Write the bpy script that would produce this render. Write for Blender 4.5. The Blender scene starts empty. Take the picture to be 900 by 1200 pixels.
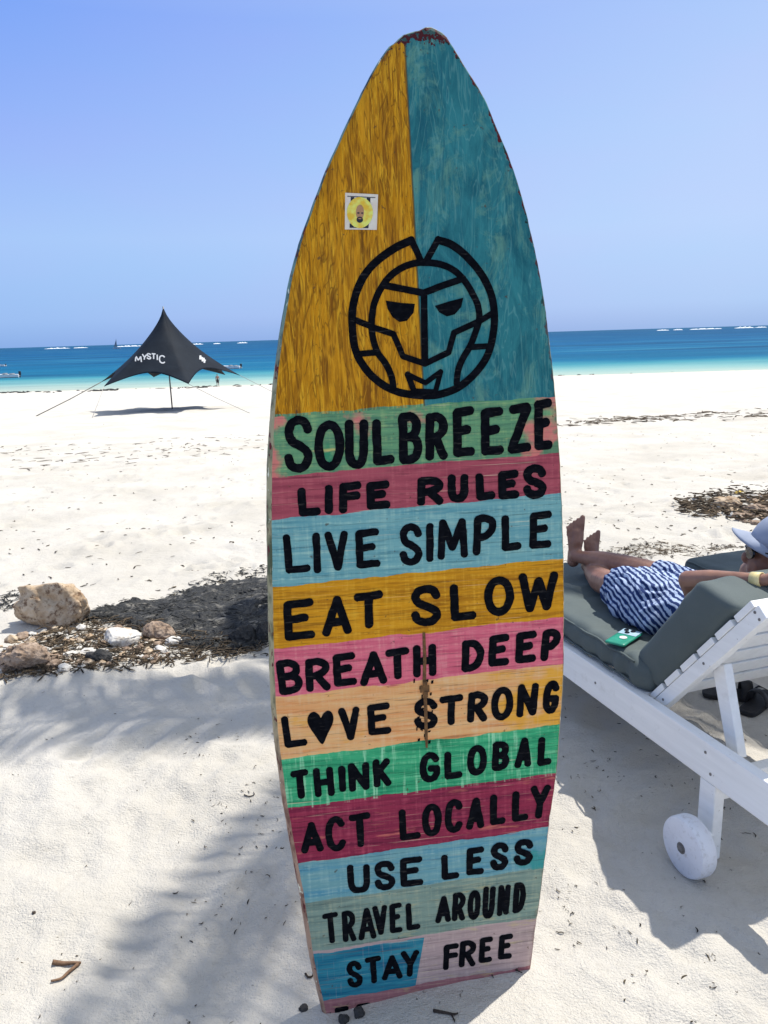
import bpy, bmesh, math, random
import numpy as np
from mathutils import Vector, Matrix, Quaternion

random.seed(7)
rng = np.random.default_rng(11)
scene = bpy.context.scene
COL = scene.collection
R = math.radians

# ------------------------------------------------------------------ camera
F_PX, CAM_H = 900.0, 1.5                       # focal length in pixels of a 900x1200 picture
ROLL = math.atan(27 / 900.0)
PITCH = math.atan(205.5 * math.cos(ROLL) / F_PX)
W_ = Vector((0, math.cos(PITCH), -math.sin(PITCH)))
r0 = Vector((1, 0, 0)); u0 = r0.cross(W_)
R_ = math.cos(ROLL) * r0 - math.sin(ROLL) * u0
U_ = math.sin(ROLL) * r0 + math.cos(ROLL) * u0
CAM = Vector((0, 0, CAM_H))
cd = bpy.data.cameras.new('camera'); cam = bpy.data.objects.new('camera', cd); COL.objects.link(cam)
cd.sensor_fit = 'VERTICAL'; cd.sensor_height = 36.0; cd.lens = 36.0 * F_PX / 1200.0
cd.clip_start = 0.05; cd.clip_end = 60000
cam.matrix_world = Matrix(((R_.x, U_.x, -W_.x, CAM.x), (R_.y, U_.y, -W_.y, CAM.y), (R_.z, U_.z, -W_.z, CAM.z), (0, 0, 0, 1)))
scene.camera = cam

# ------------------------------------------------------------------ sky, sun, exposure
SUN_DIR = Vector((0.41, 0.357, 1.0)).normalized()          # towards the sun: high, behind the board, to the right
world = bpy.data.worlds.new('World'); scene.world = world; world.use_nodes = True
wn = world.node_tree; wn.nodes.clear()
sky = wn.nodes.new('ShaderNodeTexSky'); sky.sky_type = 'NISHITA'; sky.sun_disc = False
sky.sun_elevation = math.asin(SUN_DIR.z); sky.sun_rotation = math.atan2(SUN_DIR.x, SUN_DIR.y)
sky.altitude = 0; sky.air_density = 1.0; sky.dust_density = 1.0; sky.ozone_density = 1.0
# hazy tropical air: low down the sky is a milky periwinkle blue instead of the model's white rim
tc = wn.nodes.new('ShaderNodeTexCoord'); sp = wn.nodes.new('ShaderNodeSeparateXYZ'); wn.links.new(tc.outputs['Generated'], sp.inputs[0])
EXPO = 0.58
def sky_ramp(stops):
    rp = wn.nodes.new('ShaderNodeValToRGB'); cr_ = rp.color_ramp
    while len(cr_.elements) < len(stops): cr_.elements.new(.5)
    for e_, (p_, c_) in zip(cr_.elements, stops): e_.position = p_
    for e_, (p_, c_) in zip(cr_.elements, stops):
        e_.color = (*[(((q_ / 255 + .055) / 1.055) ** 2.4) / 2 ** EXPO for q_ in c_], 1)
    wn.links.new(sp.outputs[2], rp.inputs[0]); return rp.outputs[0]
skyL = sky_ramp([(0.0, (135, 175, 236)), (0.03, (150, 188, 245)), (0.12, (164, 199, 251)), (0.22, (148, 182, 251)), (0.34, (122, 163, 249)), (.60, (178, 202, 240)), (1.0, (206, 218, 236))])
skyR = sky_ramp([(0.0, (155, 187, 237)), (0.03, (172, 203, 249)), (0.12, (186, 212, 253)), (0.22, (184, 210, 253)), (0.34, (174, 202, 252)), (.60, (214, 228, 248)), (1.0, (224, 232, 242))])
ax_ = wn.nodes.new('ShaderNodeMapRange'); ax_.clamp = True; wn.links.new(sp.outputs[0], ax_.inputs[0])
for i_, v_ in enumerate((-0.45, 0.40, 0.0, 1.0)): ax_.inputs[i_ + 1].default_value = v_
lr = wn.nodes.new('ShaderNodeMix'); lr.data_type = 'RGBA'; wn.links.new(ax_.outputs[0], lr.inputs[0]); wn.links.new(skyL, lr.inputs[6]); wn.links.new(skyR, lr.inputs[7])
up10 = wn.nodes.new('ShaderNodeMix'); up10.data_type = 'RGBA'; up10.blend_type = 'MULTIPLY'; up10.inputs[0].default_value = 1.0
wn.links.new(lr.outputs[2], up10.inputs[6]); up10.inputs[7].default_value = (10, 10, 10, 1)
hs = wn.nodes.new('ShaderNodeMix'); hs.data_type = 'RGBA'; hs.blend_type = 'MIX'; hs.inputs[0].default_value = 0.93
wn.links.new(sky.outputs[0], hs.inputs[6]); wn.links.new(up10.outputs[2], hs.inputs[7])
# faint unevenness of the haze
nz_ = wn.nodes.new('ShaderNodeTexNoise'); mp_ = wn.nodes.new('ShaderNodeMapping'); mp_.inputs[3].default_value = (1.6, 1.6, 5.0)
wn.links.new(tc.outputs['Generated'], mp_.inputs[0]); wn.links.new(mp_.outputs[0], nz_.inputs['Vector']); nz_.inputs['Scale'].default_value = 1.5; nz_.inputs['Detail'].default_value = 4
hz_ = wn.nodes.new('ShaderNodeMapRange'); wn.links.new(nz_.outputs['Fac'], hz_.inputs[0])
for i_, v_ in enumerate((0.35, 0.65, 0.0, 1.0)): hz_.inputs[i_ + 1].default_value = v_
vt_ = wn.nodes.new('ShaderNodeMix'); vt_.data_type = 'RGBA'; vt_.inputs[6].default_value = (1.05, .985, 1.0, 1); vt_.inputs[7].default_value = (.985, 1.01, 1.0, 1); wn.links.new(hz_.outputs[0], vt_.inputs[0])
hm_ = wn.nodes.new('ShaderNodeMix'); hm_.data_type = 'RGBA'; hm_.blend_type = 'MULTIPLY'; hm_.inputs[0].default_value = 1.0
wn.links.new(hs.outputs[2], hm_.inputs[6]); wn.links.new(vt_.outputs[2], hm_.inputs[7])
bg = wn.nodes.new('ShaderNodeBackground'); bg.inputs[1].default_value = 0.10
wo = wn.nodes.new('ShaderNodeOutputWorld')
wn.links.new(hm_.outputs[2], bg.inputs[0]); wn.links.new(bg.outputs[0], wo.inputs[0])
sl = bpy.data.lights.new('sun', 'SUN'); sl.energy = 3.8; sl.angle = R(0.53); sl.color = (1.0, 0.95, 0.87)
sun = bpy.data.objects.new('sun', sl); COL.objects.link(sun)
sun.rotation_euler = SUN_DIR.to_track_quat('Z', 'Y').to_euler(); sun.location = (8, 8, 20)
vs = scene.view_settings
vs.view_transform = 'Standard'; vs.look = 'None'; vs.gamma = 1.0; vs.use_curve_mapping = False
vs.exposure = EXPO

# ------------------------------------------------------------------ helpers
def lin(c):
    return tuple(((v / 255.0) / 12.92 if v / 255.0 <= 0.04045 else ((v / 255.0 + 0.055) / 1.055) ** 2.4) for v in c)

def ray(px, py):
    px, py = float(px), float(py)
    return ((px - 450) * R_ + (600 - py) * U_ + F_PX * W_).normalized()

def on_plane(px, py, p, n):
    d = ray(px, py); return CAM + d * ((p - CAM).dot(n) / d.dot(n))

def at_z(px, py, z):
    d = ray(px, py); return CAM + d * ((z - CAM_H) / d.z)

def tag(o, label=None, cat=None, group=None, kind=None):
    if label: o['label'] = label
    if cat: o['category'] = cat
    if group: o['group'] = group
    if kind: o['kind'] = kind
    return o

def empty(name, loc=(0, 0, 0), rz=0.0):
    o = bpy.data.objects.new(name, None); o.empty_display_size = 0.1
    o.location = loc; o.rotation_euler = (0, 0, rz); COL.objects.link(o); return o

class MB:
    """collects shapes and links them as ONE mesh object"""
    def __init__(s): s.v = []; s.f = []; s.m = []
    def add(s, vs, fs, mi=0):
        b = len(s.v); s.v += [tuple(q) for q in vs]; s.f += [tuple(b + i for i in f) for f in fs]; s.m += [mi] * len(fs)
    def box(s, a, b, mi=0):
        (x0, y0, z0), (x1, y1, z1) = a, b
        s.add([(x0, y0, z0), (x1, y0, z0), (x1, y1, z0), (x0, y1, z0), (x0, y0, z1), (x1, y0, z1), (x1, y1, z1), (x0, y1, z1)],
              [(0, 3, 2, 1), (4, 5, 6, 7), (0, 1, 5, 4), (1, 2, 6, 5), (2, 3, 7, 6), (3, 0, 4, 7)], mi)
    def hexa(s, q, mi=0):
        s.add(q, [(0, 3, 2, 1), (4, 5, 6, 7), (0, 1, 5, 4), (1, 2, 6, 5), (2, 3, 7, 6), (3, 0, 4, 7)], mi)
    def tube(s, pts, rad, n=8, mi=0, cap=True):
        pts = [Vector(p) for p in pts]; k = len(pts)
        if not hasattr(rad, '__len__'): rad = [rad] * k
        vs = []; ref = None
        for i, p in enumerate(pts):
            t = (pts[min(i + 1, k - 1)] - pts[max(i - 1, 0)]).normalized()
            if ref is None:
                ref = Vector((0, 0, 1)) if abs(t.z) < 0.9 else Vector((1, 0, 0))
            a = t.cross(ref).normalized(); b = a.cross(t).normalized(); ref = b
            for j in range(n):
                an = 2 * math.pi * j / n
                vs.append(p + (a * math.cos(an) + b * math.sin(an)) * rad[i])
        fs = [(i * n + j, i * n + (j + 1) % n, (i + 1) * n + (j + 1) % n, (i + 1) * n + j) for i in range(k - 1) for j in range(n)]
        if cap:
            fs.append(tuple(range(n - 1, -1, -1))); fs.append(tuple((k - 1) * n + j for j in range(n)))
        s.add(vs, fs, mi)
    def build(s, name, mat, parent=None, smooth=False, bevel=0.0):
        me = bpy.data.meshes.new(name); me.from_pydata(s.v, [], s.f)
        for m in (mat if isinstance(mat, (list, tuple)) else [mat]): me.materials.append(m)
        me.polygons.foreach_set('material_index', s.m)
        if smooth: me.polygons.foreach_set('use_smooth', [True] * len(me.polygons))
        me.update()
        bm = bmesh.new(); bm.from_mesh(me); bmesh.ops.recalc_face_normals(bm, faces=bm.faces); bm.to_mesh(me); bm.free()
        o = bpy.data.objects.new(name, me); COL.objects.link(o)
        if parent: o.parent = parent
        if bevel:
            bv = o.modifiers.new('bevel', 'BEVEL'); bv.width = bevel; bv.segments = 2; bv.limit_method = 'ANGLE'; bv.angle_limit = R(35)
            for p in me.polygons: p.use_smooth = True
            wn_ = o.modifiers.new('wn', 'WEIGHTED_NORMAL')
        return o

def children(o): return [c for c in bpy.data.objects if c.parent == o]
def copy_tree(o, parent=None):
    c = o.copy(); COL.objects.link(c); c.parent = parent
    for ch in children(o): copy_tree(ch, c)
    return c

# value noise for geometry ------------------------------------------------
def _h(ix, iy, seed):
    a = np.sin(ix * 127.1 + iy * 311.7 + seed * 74.7) * 43758.5453
    return a - np.floor(a)
def vnoise(x, y, seed=0):
    x = np.asarray(x, float); y = np.asarray(y, float)
    ix = np.floor(x); iy = np.floor(y); fx = x - ix; fy = y - iy
    fx = fx * fx * fx * (fx * (fx * 6 - 15) + 10); fy = fy * fy * fy * (fy * (fy * 6 - 15) + 10)
    a = _h(ix, iy, seed); b = _h(ix + 1, iy, seed); c = _h(ix, iy + 1, seed); d = _h(ix + 1, iy + 1, seed)
    return (a + (b - a) * fx + (c - a) * fy + (a - b - c + d) * fx * fy) * 2 - 1
def fbm(x, y, seed=0, octs=4):
    t = 0; a = 1.0
    for i in range(octs):
        t = t + a * vnoise(x * 2 ** i + 13.7 * i, y * 2 ** i - 7.3 * i, seed + i); a *= 0.5
    return t
def n3(p, f, seed=0):
    x, y, z = p
    return float((vnoise(x * f + z * f * 0.7, y * f - z * f * 0.4, seed) + vnoise(y * f + 5.1, z * f + x * f * .3 + 2.2, seed + 3)
                  + vnoise(z * f - 3.3, x * f + 1.9, seed + 6)) / 3)

# materials ------------------------------------------------------------------
class NT:
    def __init__(s, name):
        s.mat = bpy.data.materials.new(name); s.mat.use_nodes = True; s.t = s.mat.node_tree; s.t.nodes.clear()
        s.out = s.t.nodes.new('ShaderNodeOutputMaterial'); s.p = s.t.nodes.new('ShaderNodeBsdfPrincipled')
        s.t.links.new(s.p.outputs[0], s.out.inputs[0])
    def n(s, typ, **kw):
        o = s.t.nodes.new(typ)
        for k, v in kw.items(): setattr(o, k, v)
        return o
    def put(s, sock, v):
        if hasattr(v, 'is_linked'): s.t.links.new(v, sock)
        elif isinstance(v, (tuple, list)) and len(v) == 3 and sock.type == 'RGBA': sock.default_value = (*v, 1)
        else: sock.default_value = v
    def coord(s, which='Object'): return s.n('ShaderNodeTexCoord').outputs[which]
    def mapv(s, vec, scale=(1, 1, 1), loc=(0, 0, 0), rot=(0, 0, 0)):
        m = s.n('ShaderNodeMapping'); s.put(m.inputs[0], vec); m.inputs[1].default_value = loc; m.inputs[2].default_value = rot; m.inputs[3].default_value = scale
        return m.outputs[0]
    def noise(s, vec, scale=5, detail=4, rough=0.55, dist=0.0):
        o = s.n('ShaderNodeTexNoise'); s.put(o.inputs['Vector'], vec); o.inputs['Scale'].default_value = scale
        o.inputs['Detail'].default_value = detail; o.inputs['Roughness'].default_value = rough; o.inputs['Distortion'].default_value = dist
        return o.outputs['Fac']
    def vor(s, vec, scale=5, feature='F1', out='Distance'):
        o = s.n('ShaderNodeTexVoronoi', feature=feature); s.put(o.inputs['Vector'], vec); o.inputs['Scale'].default_value = scale
        return o.outputs[out]
    def math(s, op, a, b=0.0, c=0.0, clamp=False):
        o = s.n('ShaderNodeMath', operation=op, use_clamp=clamp); s.put(o.inputs[0], a); s.put(o.inputs[1], b); s.put(o.inputs[2], c); return o.outputs[0]
    def rng(s, v, a, b, c=0.0, d=1.0, smooth=False):
        o = s.n('ShaderNodeMapRange'); o.interpolation_type = 'SMOOTHSTEP' if smooth else 'LINEAR'; o.clamp = True
        s.put(o.inputs[0], v)
        for i, k in enumerate((a, b, c, d)): s.put(o.inputs[i + 1], k)
        return o.outputs[0]
    def mix(s, f, a, b, mode='MIX'):
        o = s.n('ShaderNodeMix', data_type='RGBA', blend_type=mode); s.put(o.inputs[0], f); s.put(o.inputs[6], a); s.put(o.inputs[7], b); return o.outputs[2]
    def ramp(s, f, stops, interp='LINEAR'):
        o = s.n('ShaderNodeValToRGB'); cr = o.color_ramp; cr.interpolation = interp
        while len(cr.elements) < len(stops): cr.elements.new(0.5)
        for e, (p, c) in zip(cr.elements, stops): e.position = p
        for e, (p, c) in zip(cr.elements, stops): e.color = (*c, 1)
        s.put(o.inputs[0], f); return o.outputs[0]
    def sep(s, v):
        o = s.n('ShaderNodeSeparateXYZ'); s.put(o.inputs[0], v); return o.outputs
    def comb(s, x, y, z=0.0):
        o = s.n('ShaderNodeCombineXYZ'); s.put(o.inputs[0], x); s.put(o.inputs[1], y); s.put(o.inputs[2], z); return o.outputs[0]
    def bump(s, h, strength=0.3, dist=0.01):
        o = s.n('ShaderNodeBump'); o.inputs['Strength'].default_value = strength; o.inputs['Distance'].default_value = dist
        s.put(o.inputs['Height'], h); s.t.links.new(o.outputs[0], s.p.inputs['Normal'])
    def set(s, col=None, rough=None, spec=None, **kw):
        if col is not None: s.put(s.p.inputs['Base Color'], col)
        if rough is not None: s.put(s.p.inputs['Roughness'], rough)
        if spec is not None: s.put(s.p.inputs['Specular IOR Level'], spec)
        for k, v in kw.items(): s.put(s.p.inputs[k], v)
        return s.mat

def simple(name, a, b, scale=20, rough=0.6, bump=0.0, bdist=0.004, spec=0.4, stretch=(1, 1, 1), detail=4):
    t = NT(name); v = t.mapv(t.coord(), stretch); n = t.noise(v, scale, detail)
    if bump: t.bump(t.noise(v, scale * 2.3, 5), bump, bdist)
    return t.set(t.mix(t.rng(n, .3, .7), a, b), rough, spec)

# ------------------------------------------------------------------ the beach
SEA_Z = -5.65
def smooth_z(x, y):
    x = np.asarray(x, float); y = np.asarray(y, float)
    d = y - 3.0
    z = -0.045 * (np.sqrt(d * d + 1) + d) / 2 + 0.007
    g = np.exp(-(((x - 0.08) ** 2 + (y - 1.5) ** 2) / 0.32))
    z = z + np.clip(x - 0.08, -0.5, 0.5) * 0.10 * g
    return z
def ground_z(x, y):
    x = np.asarray(x, float); y = np.asarray(y, float)
    near = np.exp(-(((x - 0.08) ** 2 + (y - 1.45) ** 2) / 0.10))
    whl = np.exp(-(((x - 0.82) ** 2 + (y - 1.86) ** 2) / 0.018))
    fl = (1 - 0.85 * near) * (1 - .97 * whl)
    dist = np.hypot(x, y)
    z = smooth_z(x, y)
    z = z + fl * (0.030 * fbm(x * 1.1, y * 1.1, 3, 3) + (0.011 * fbm(x * 4.3, y * 4.3, 9, 3) + 0.0055 * fbm(x * 17, y * 17, 31, 3) * np.clip(1.3 - dist / 9, 0, 1)) * np.clip(1.4 - dist / 25, 0.2, 1))
    z = z + 0.05 * fbm(x * .25, y * .25, 21, 2) * np.clip((dist - 4) / 10, 0, 1) * np.clip((125 - y) / 60, 0, 1)
    z = z - 0.006 * whl + 0.007 * fbm(x * 13, y * 13, 44, 3) * np.exp(-(((x - 0.62) / .5) ** 2 + ((y - 1.75) / .45) ** 2)) * (1 - near) * (1 - whl)
    # bank of drift sand against the left foot of the board and a lip in front of it
    z = z + 0.022 * np.exp(-(((x - 0.16) / 0.20) ** 2 + ((y - 1.40) / 0.10) ** 2))
    return z
def gz(x, y): return float(ground_z(x, y))
def ground_at(px, py, fn=None):
    fn = fn or gz
    d = ray(px, py); lo, hi = 0.3, 400.0
    t0 = lo
    # march, then bisect
    t = lo; step = 0.05
    while t < hi:
        p = CAM + d * t
        if p.z < fn(p.x, p.y): break
        t0 = t; t += step; step *= 1.04
    a, b = t0, t
    for _ in range(40):
        m = (a + b) / 2; p = CAM + d * m
        if p.z < fn(p.x, p.y): b = m
        else: a = m
    p = CAM + d * b
    return Vector((p.x, p.y, fn(p.x, p.y)))

def make_beach():
    NX = 640
    ys = np.concatenate([np.linspace(-9, 0.35, 60)[:-1], 0.35 * np.exp(np.linspace(0, math.log(190 / 0.35), 900))])
    u = np.linspace(-1, 1, NX); u = 0.55 * u + 0.45 * u ** 3
    hw = 1.35 * np.maximum(ys, 0) + 3.2
    X = u[None, :] * hw[:, None]; Y = np.repeat(ys[:, None], NX, 1)
    Z = ground_z(X, Y)
    # trodden sand: shallow footprints and scuffs with soft rims
    prints = []
    for i in range(900):
        y = rng.uniform(0.7, 16) ** 1.0; x = rng.uniform(-1, 1) * (0.75 * y + 0.8)
        prints.append((x, y, rng.uniform(0, math.pi), rng.uniform(.09, .16), rng.uniform(.045, .075), rng.uniform(.008, .024) * (0.45 if y < 2.6 else (0.75 if y < 5 else 1.5))))
    for (cx, cy, an, a, b, dep) in prints:
        if math.hypot((cx - 0.08), (cy - 1.45)) < 0.42 or math.hypot(cx - .82, cy - 1.86) < .28 or (-2.3 < cx < -.15 and 3.6 < cy < 5.2): continue
        i0 = np.searchsorted(ys, cy - 0.4); i1 = np.searchsorted(ys, cy + 0.4)
        if i1 <= i0: continue
        dx = X[i0:i1] - cx; dy = Y[i0:i1] - cy
        e = ((dx * math.cos(an) + dy * math.sin(an)) / a) ** 2 + ((-dx * math.sin(an) + dy * math.cos(an)) / b) ** 2
        Z[i0:i1] += dep * (-np.exp(-e * 1.3) + 0.55 * np.exp(-(np.sqrt(e) - 1.45) ** 2 * 5))
    me = bpy.data.meshes.new('beach'); ny = len(ys)
    co = np.stack([X, Y, Z], -1).reshape(-1, 3)
    idx = np.arange(ny * NX).reshape(ny, NX)
    q = np.stack([idx[:-1, :-1], idx[:-1, 1:], idx[1:, 1:], idx[1:, :-1]], -1).reshape(-1, 4)
    me.vertices.add(len(co)); me.vertices.foreach_set('co', co.ravel())
    me.loops.add(q.size); me.loops.foreach_set('vertex_index', q.ravel())
    me.polygons.add(len(q)); me.polygons.foreach_set('loop_start', np.arange(0, q.size, 4)); me.polygons.foreach_set('loop_total', np.full(len(q), 4))
    me.polygons.foreach_set('use_smooth', np.ones(len(q), bool)); me.update(); me.validate()
    t = NT('coral_sand'); v = t.coord()
    big = t.noise(v, 0.9, 5); fine = t.noise(v, 38, 4, .6); grain = t.noise(v, 420, 2, .6)
    c = t.mix(t.rng(big, .35, .68), (.515, .486, .428), (.61, .582, .528))
    c = t.mix(t.rng(fine, .55, .8, 0, .45), c, (.38, .35, .30))
    c = t.mix(t.rng(grain, .60, .72, 0, .40), c, (.25, .23, .19))
    # weathered tide lines further down the beach
    xy = t.sep(v)
    tide = t.noise(t.mapv(v, (.22, 1.1, 1)), 1.0, 6, .65)
    c = t.mix(t.math('MULTIPLY', t.rng(tide, .56, .70, 0, .34), t.math('MULTIPLY', t.rng(xy[1], 5, 8), t.rng(xy[1], 30, 14))), c, (.40, .36, .29))
    c = t.mix(t.rng(xy[1], 116, 129, 0, .5), c, (.42, .37, .29))
    # small crumbs and ripples
    rip = t.noise(t.mapv(v, (22, 30, 26)), 1.0, 4, .6)
    h = t.math('ADD', t.math('MULTIPLY', rip, 1.0), t.math('MULTIPLY', t.noise(v, 170, 3, .65), .75))
    t.bump(h, .8, .014)
    me.materials.append(t.set(c, .95, .12))
    o = bpy.data.objects.new('beach', me); COL.objects.link(o); tag(o, 'white coral sand beach sloping to the sea', None, None, 'structure')
make_beach()

# ------------------------------------------------------------------ the sea
def make_sea():
    m = MB()
    ys = [112, 135, 160, 200, 260, 400, 800, 2000, 6000, 20000, 45000]
    for i in range(len(ys) - 1):
        a, b = ys[i], ys[i + 1]
        xa, xb = 120 + a * 1.5, 120 + b * 1.5
        m.add([(-xa, a, SEA_Z), (xa, a, SEA_Z), (xb, b, SEA_Z), (-xb, b, SEA_Z)], [(0, 1, 2, 3)])
    t = NT('sea_water'); v = t.coord(); s = t.sep(v)
    # colour follows the depth of the water over pale sand, then the deep lagoon
    wob = t.math('MULTIPLY', t.math('SUBTRACT', t.noise(t.mapv(v, (.012, .03, 1)), 1.0, 4), .5), .55)
    d = t.math('SUBTRACT', t.math('ADD', s[1], t.math('MULTIPLY', s[0], .10)), 126.0)
    k = t.math('ADD', t.math('LOGARITHM', t.math('MAXIMUM', d, 1.0), 10.0), wob)     # log10 of the distance offshore
    c = t.ramp(t.math('DIVIDE', k, 4.0), [(0.0, (.40, .46, .39)), (.28, (.29, .40, .36)), (.355, (.16, .33, .33)), (.415, (.045, .22, .27)), (.47, (.006, .115, .215)), (.62, (.0035, .080, .195)), (.80, (.004, .062, .158)), (.92, (.010, .070, .155))])
    patch = t.noise(t.mapv(v, (.004, .03, 1)), 1.0, 5, .6)
    c = t.mix(t.rng(patch, .49, .64, 0, .75), c, (.003, .045, .115))
    pl = t.noise(t.mapv(v, (.010, .075, 1), loc=(3, 1, 0)), 1.0, 5, .65)
    c = t.mix(t.math('MULTIPLY', t.rng(pl, .53, .66, 0, .6), t.rng(s[1], 190, 240)), c, (.035, .19, .28))
    w = t.noise(t.mapv(v, (.35, .9, 1)), 1.0, 5, .6)
    t.bump(w, .6, .5)
    COLM = t.set(c, .5, .015)
    o = m.build('sea', COLM); tag(o, 'turquoise lagoon turning deep blue', None, None, 'structure')
    # surf breaking on the far reef and the thin wash along the shore
    f = MB()
    def streak(px0, px1, py0, py1, hgt, y=2600.0):
        n = 26
        for j in range(2):
            vs = []; fs = []
            for i in range(n + 1):
                k = i / n; px = px0 + (px1 - px0) * k; py = py0 + (py1 - py0) * k
                dd = ray(px, py + 1.2); tt = y / dd.y; x = CAM.x + dd.x * tt
                e = math.sin(math.pi * k) ** .5 * (0.55 + .45 * math.sin(k * 37 + px0) * math.sin(k * 13 + 1))
                h = hgt * max(e, .05)
                vs += [(x, y - 6, SEA_Z - .5), (x, y, SEA_Z + h), (x, y + 8, SEA_Z + h * .8), (x, y + 20, SEA_Z - .5)]
            for i in range(n):
                b = i * 4
                fs += [(b + q, b + q + 4, b + q + 5, b + q + 1) for q in range(3)]
            if j == 0: f.add(vs, fs)
    for a in [(52, 82, 408, 407, 4.2), (86, 102, 407.4, 407, 3.4), (136, 168, 405.6, 404.8, 5.0), (222, 238, 402.4, 402, 4.5), (250, 258, 401, 400.8, 3.6), (278, 290, 400.6, 400, 4.4),
              (770, 784, 385.4, 385, 4.2), (790, 800, 384.6, 384.4, 5), (808, 846, 384.2, 383, 4.6), (862, 884, 382.6, 382, 6.5), (886, 899, 382, 381.6, 4)]:
        streak(*a)
    ft = NT('sea_foam'); v = ft.coord()
    o = f.build('surf', ft.set(ft.mix(ft.noise(v, .05, 4), (.55, .60, .64), (.85, .87, .88)), .8, .2)); tag(o, 'white surf breaking on the far reef', None, None, 'structure')
make_sea()

# ------------------------------------------------------------------ the surfboard sign
YAW, LEAN = R(7.0), R(4.0)
BE = Vector((math.cos(YAW), math.sin(YAW), 0))
BN = math.cos(LEAN) * Vector((math.sin(YAW), -math.cos(YAW), 0)) + math.sin(LEAN) * Vector((0, 0, 1))
BU = BN.cross(BE)
BP = (at_z(380, 1187, 0) + at_z(622, 1132, 0)) / 2
def B2(px, py):
    q = on_plane(px, py, BP, BN) - BP
    return Vector((q.dot(BE), q.dot(BU)))
board = bpy.data.objects.new('surfboard_sign', None); COL.objects.link(board); board.empty_display_size = .1
board.matrix_world = Matrix(((BE.x, BU.x, BN.x, BP.x), (BE.y, BU.y, BN.y, BP.y), (BE.z, BU.z, BN.z, BP.z), (0, 0, 0, 1)))
tag(board, 'hand painted wooden surfboard with coloured bands of black lettering standing in the sand', 'surfboard sign')

def catmull(pts, n=8, closed=False):
    P = [Vector(p) for p in pts]; out = []
    k = len(P)
    if k < 3: return P
    for i in range(k if closed else k - 1):
        if closed: a, b, c, d = P[(i - 1) % k], P[i], P[(i + 1) % k], P[(i + 2) % k]
        else: a, b, c, d = P[max(i - 1, 0)], P[i], P[i + 1], P[min(i + 2, k - 1)]
        for j in range(n):
            t = j / n
            out.append(0.5 * ((2 * b) + (c - a) * t + (2 * a - 5 * b + 4 * c - d) * t * t + (3 * b - a - 3 * c + d) * t ** 3))
    if not closed: out.append(P[-1])
    return out

LEFT = [(478.6, 38.6), (470, 42.5), (457.4, 55), (442.7, 76), (430, 100), (411, 139), (392.5, 180), (377.5, 216), (365, 250), (353.5, 284), (345, 315), (337.5, 354), (332, 390), (327.5, 424), (324.5, 452),
        (321, 500), (319, 546), (318.5, 600), (318.8, 650), (319.8, 700), (320.6, 745), (321.8, 790), (324.6, 845), (330, 892), (337.5, 946), (348.5, 1008), (357.5, 1056), (369, 1129), (382, 1186), (398, 1262)]
RIGHT = [(490, 35), (504, 33.7), (518.7, 39), (529, 51.7), (544, 78), (565, 110.8), (582, 151), (597, 187), (611, 230), (625, 287), (635, 337), (642.5, 392), (649, 450), (653, 500), (656.5, 554), (658.6, 610),
         (660, 660), (660.4, 700), (660.3, 744), (659.5, 797), (655.8, 850), (651.5, 907), (645, 952), (638.5, 1004), (630, 1070), (628, 1080), (621.5, 1133), (612, 1200)]
def outline():
    l = [B2(*p) for p in LEFT]; r = [B2(*p) for p in RIGHT]
    a = catmull([Vector((p.x, p.y)) for p in (list(reversed(l)) + r)], 5)
    return a
OUT = outline()
# nibble the worn nose a little
def resample(pts, n):
    L = [0]
    for a, b in zip(pts, pts[1:]): L.append(L[-1] + (b - a).length)
    out = []; j = 0
    for i in range(n):
        s = L[-1] * i / (n - 1)
        while j < len(pts) - 2 and L[j + 1] < s: j += 1
        k = (s - L[j]) / max(L[j + 1] - L[j], 1e-9); out.append(pts[j].lerp(pts[j + 1], min(max(k, 0), 1)))
    return out
OUT = resample(OUT, 420)
NRM = []
for i, p in enumerate(OUT):
    t = OUT[min(i + 2, len(OUT) - 1)] - OUT[max(i - 2, 0)]; t.normalize(); NRM.append(Vector((-t.y, t.x)))   # outwards (polyline runs left foot -> nose -> right foot)
TOPY = max(p.y for p in OUT)
for i, p in enumerate(OUT):
    w = 0.0004 * float(vnoise(i * .35, 1.0, 4)) + 0.0004 * float(vnoise(i * 1.1, 7.0, 5))
    if p.y > TOPY - .03: w += 0.0030 * float(vnoise(i * .55, 3.0, 8))
    OUT[i] = p + NRM[i] * w

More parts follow.
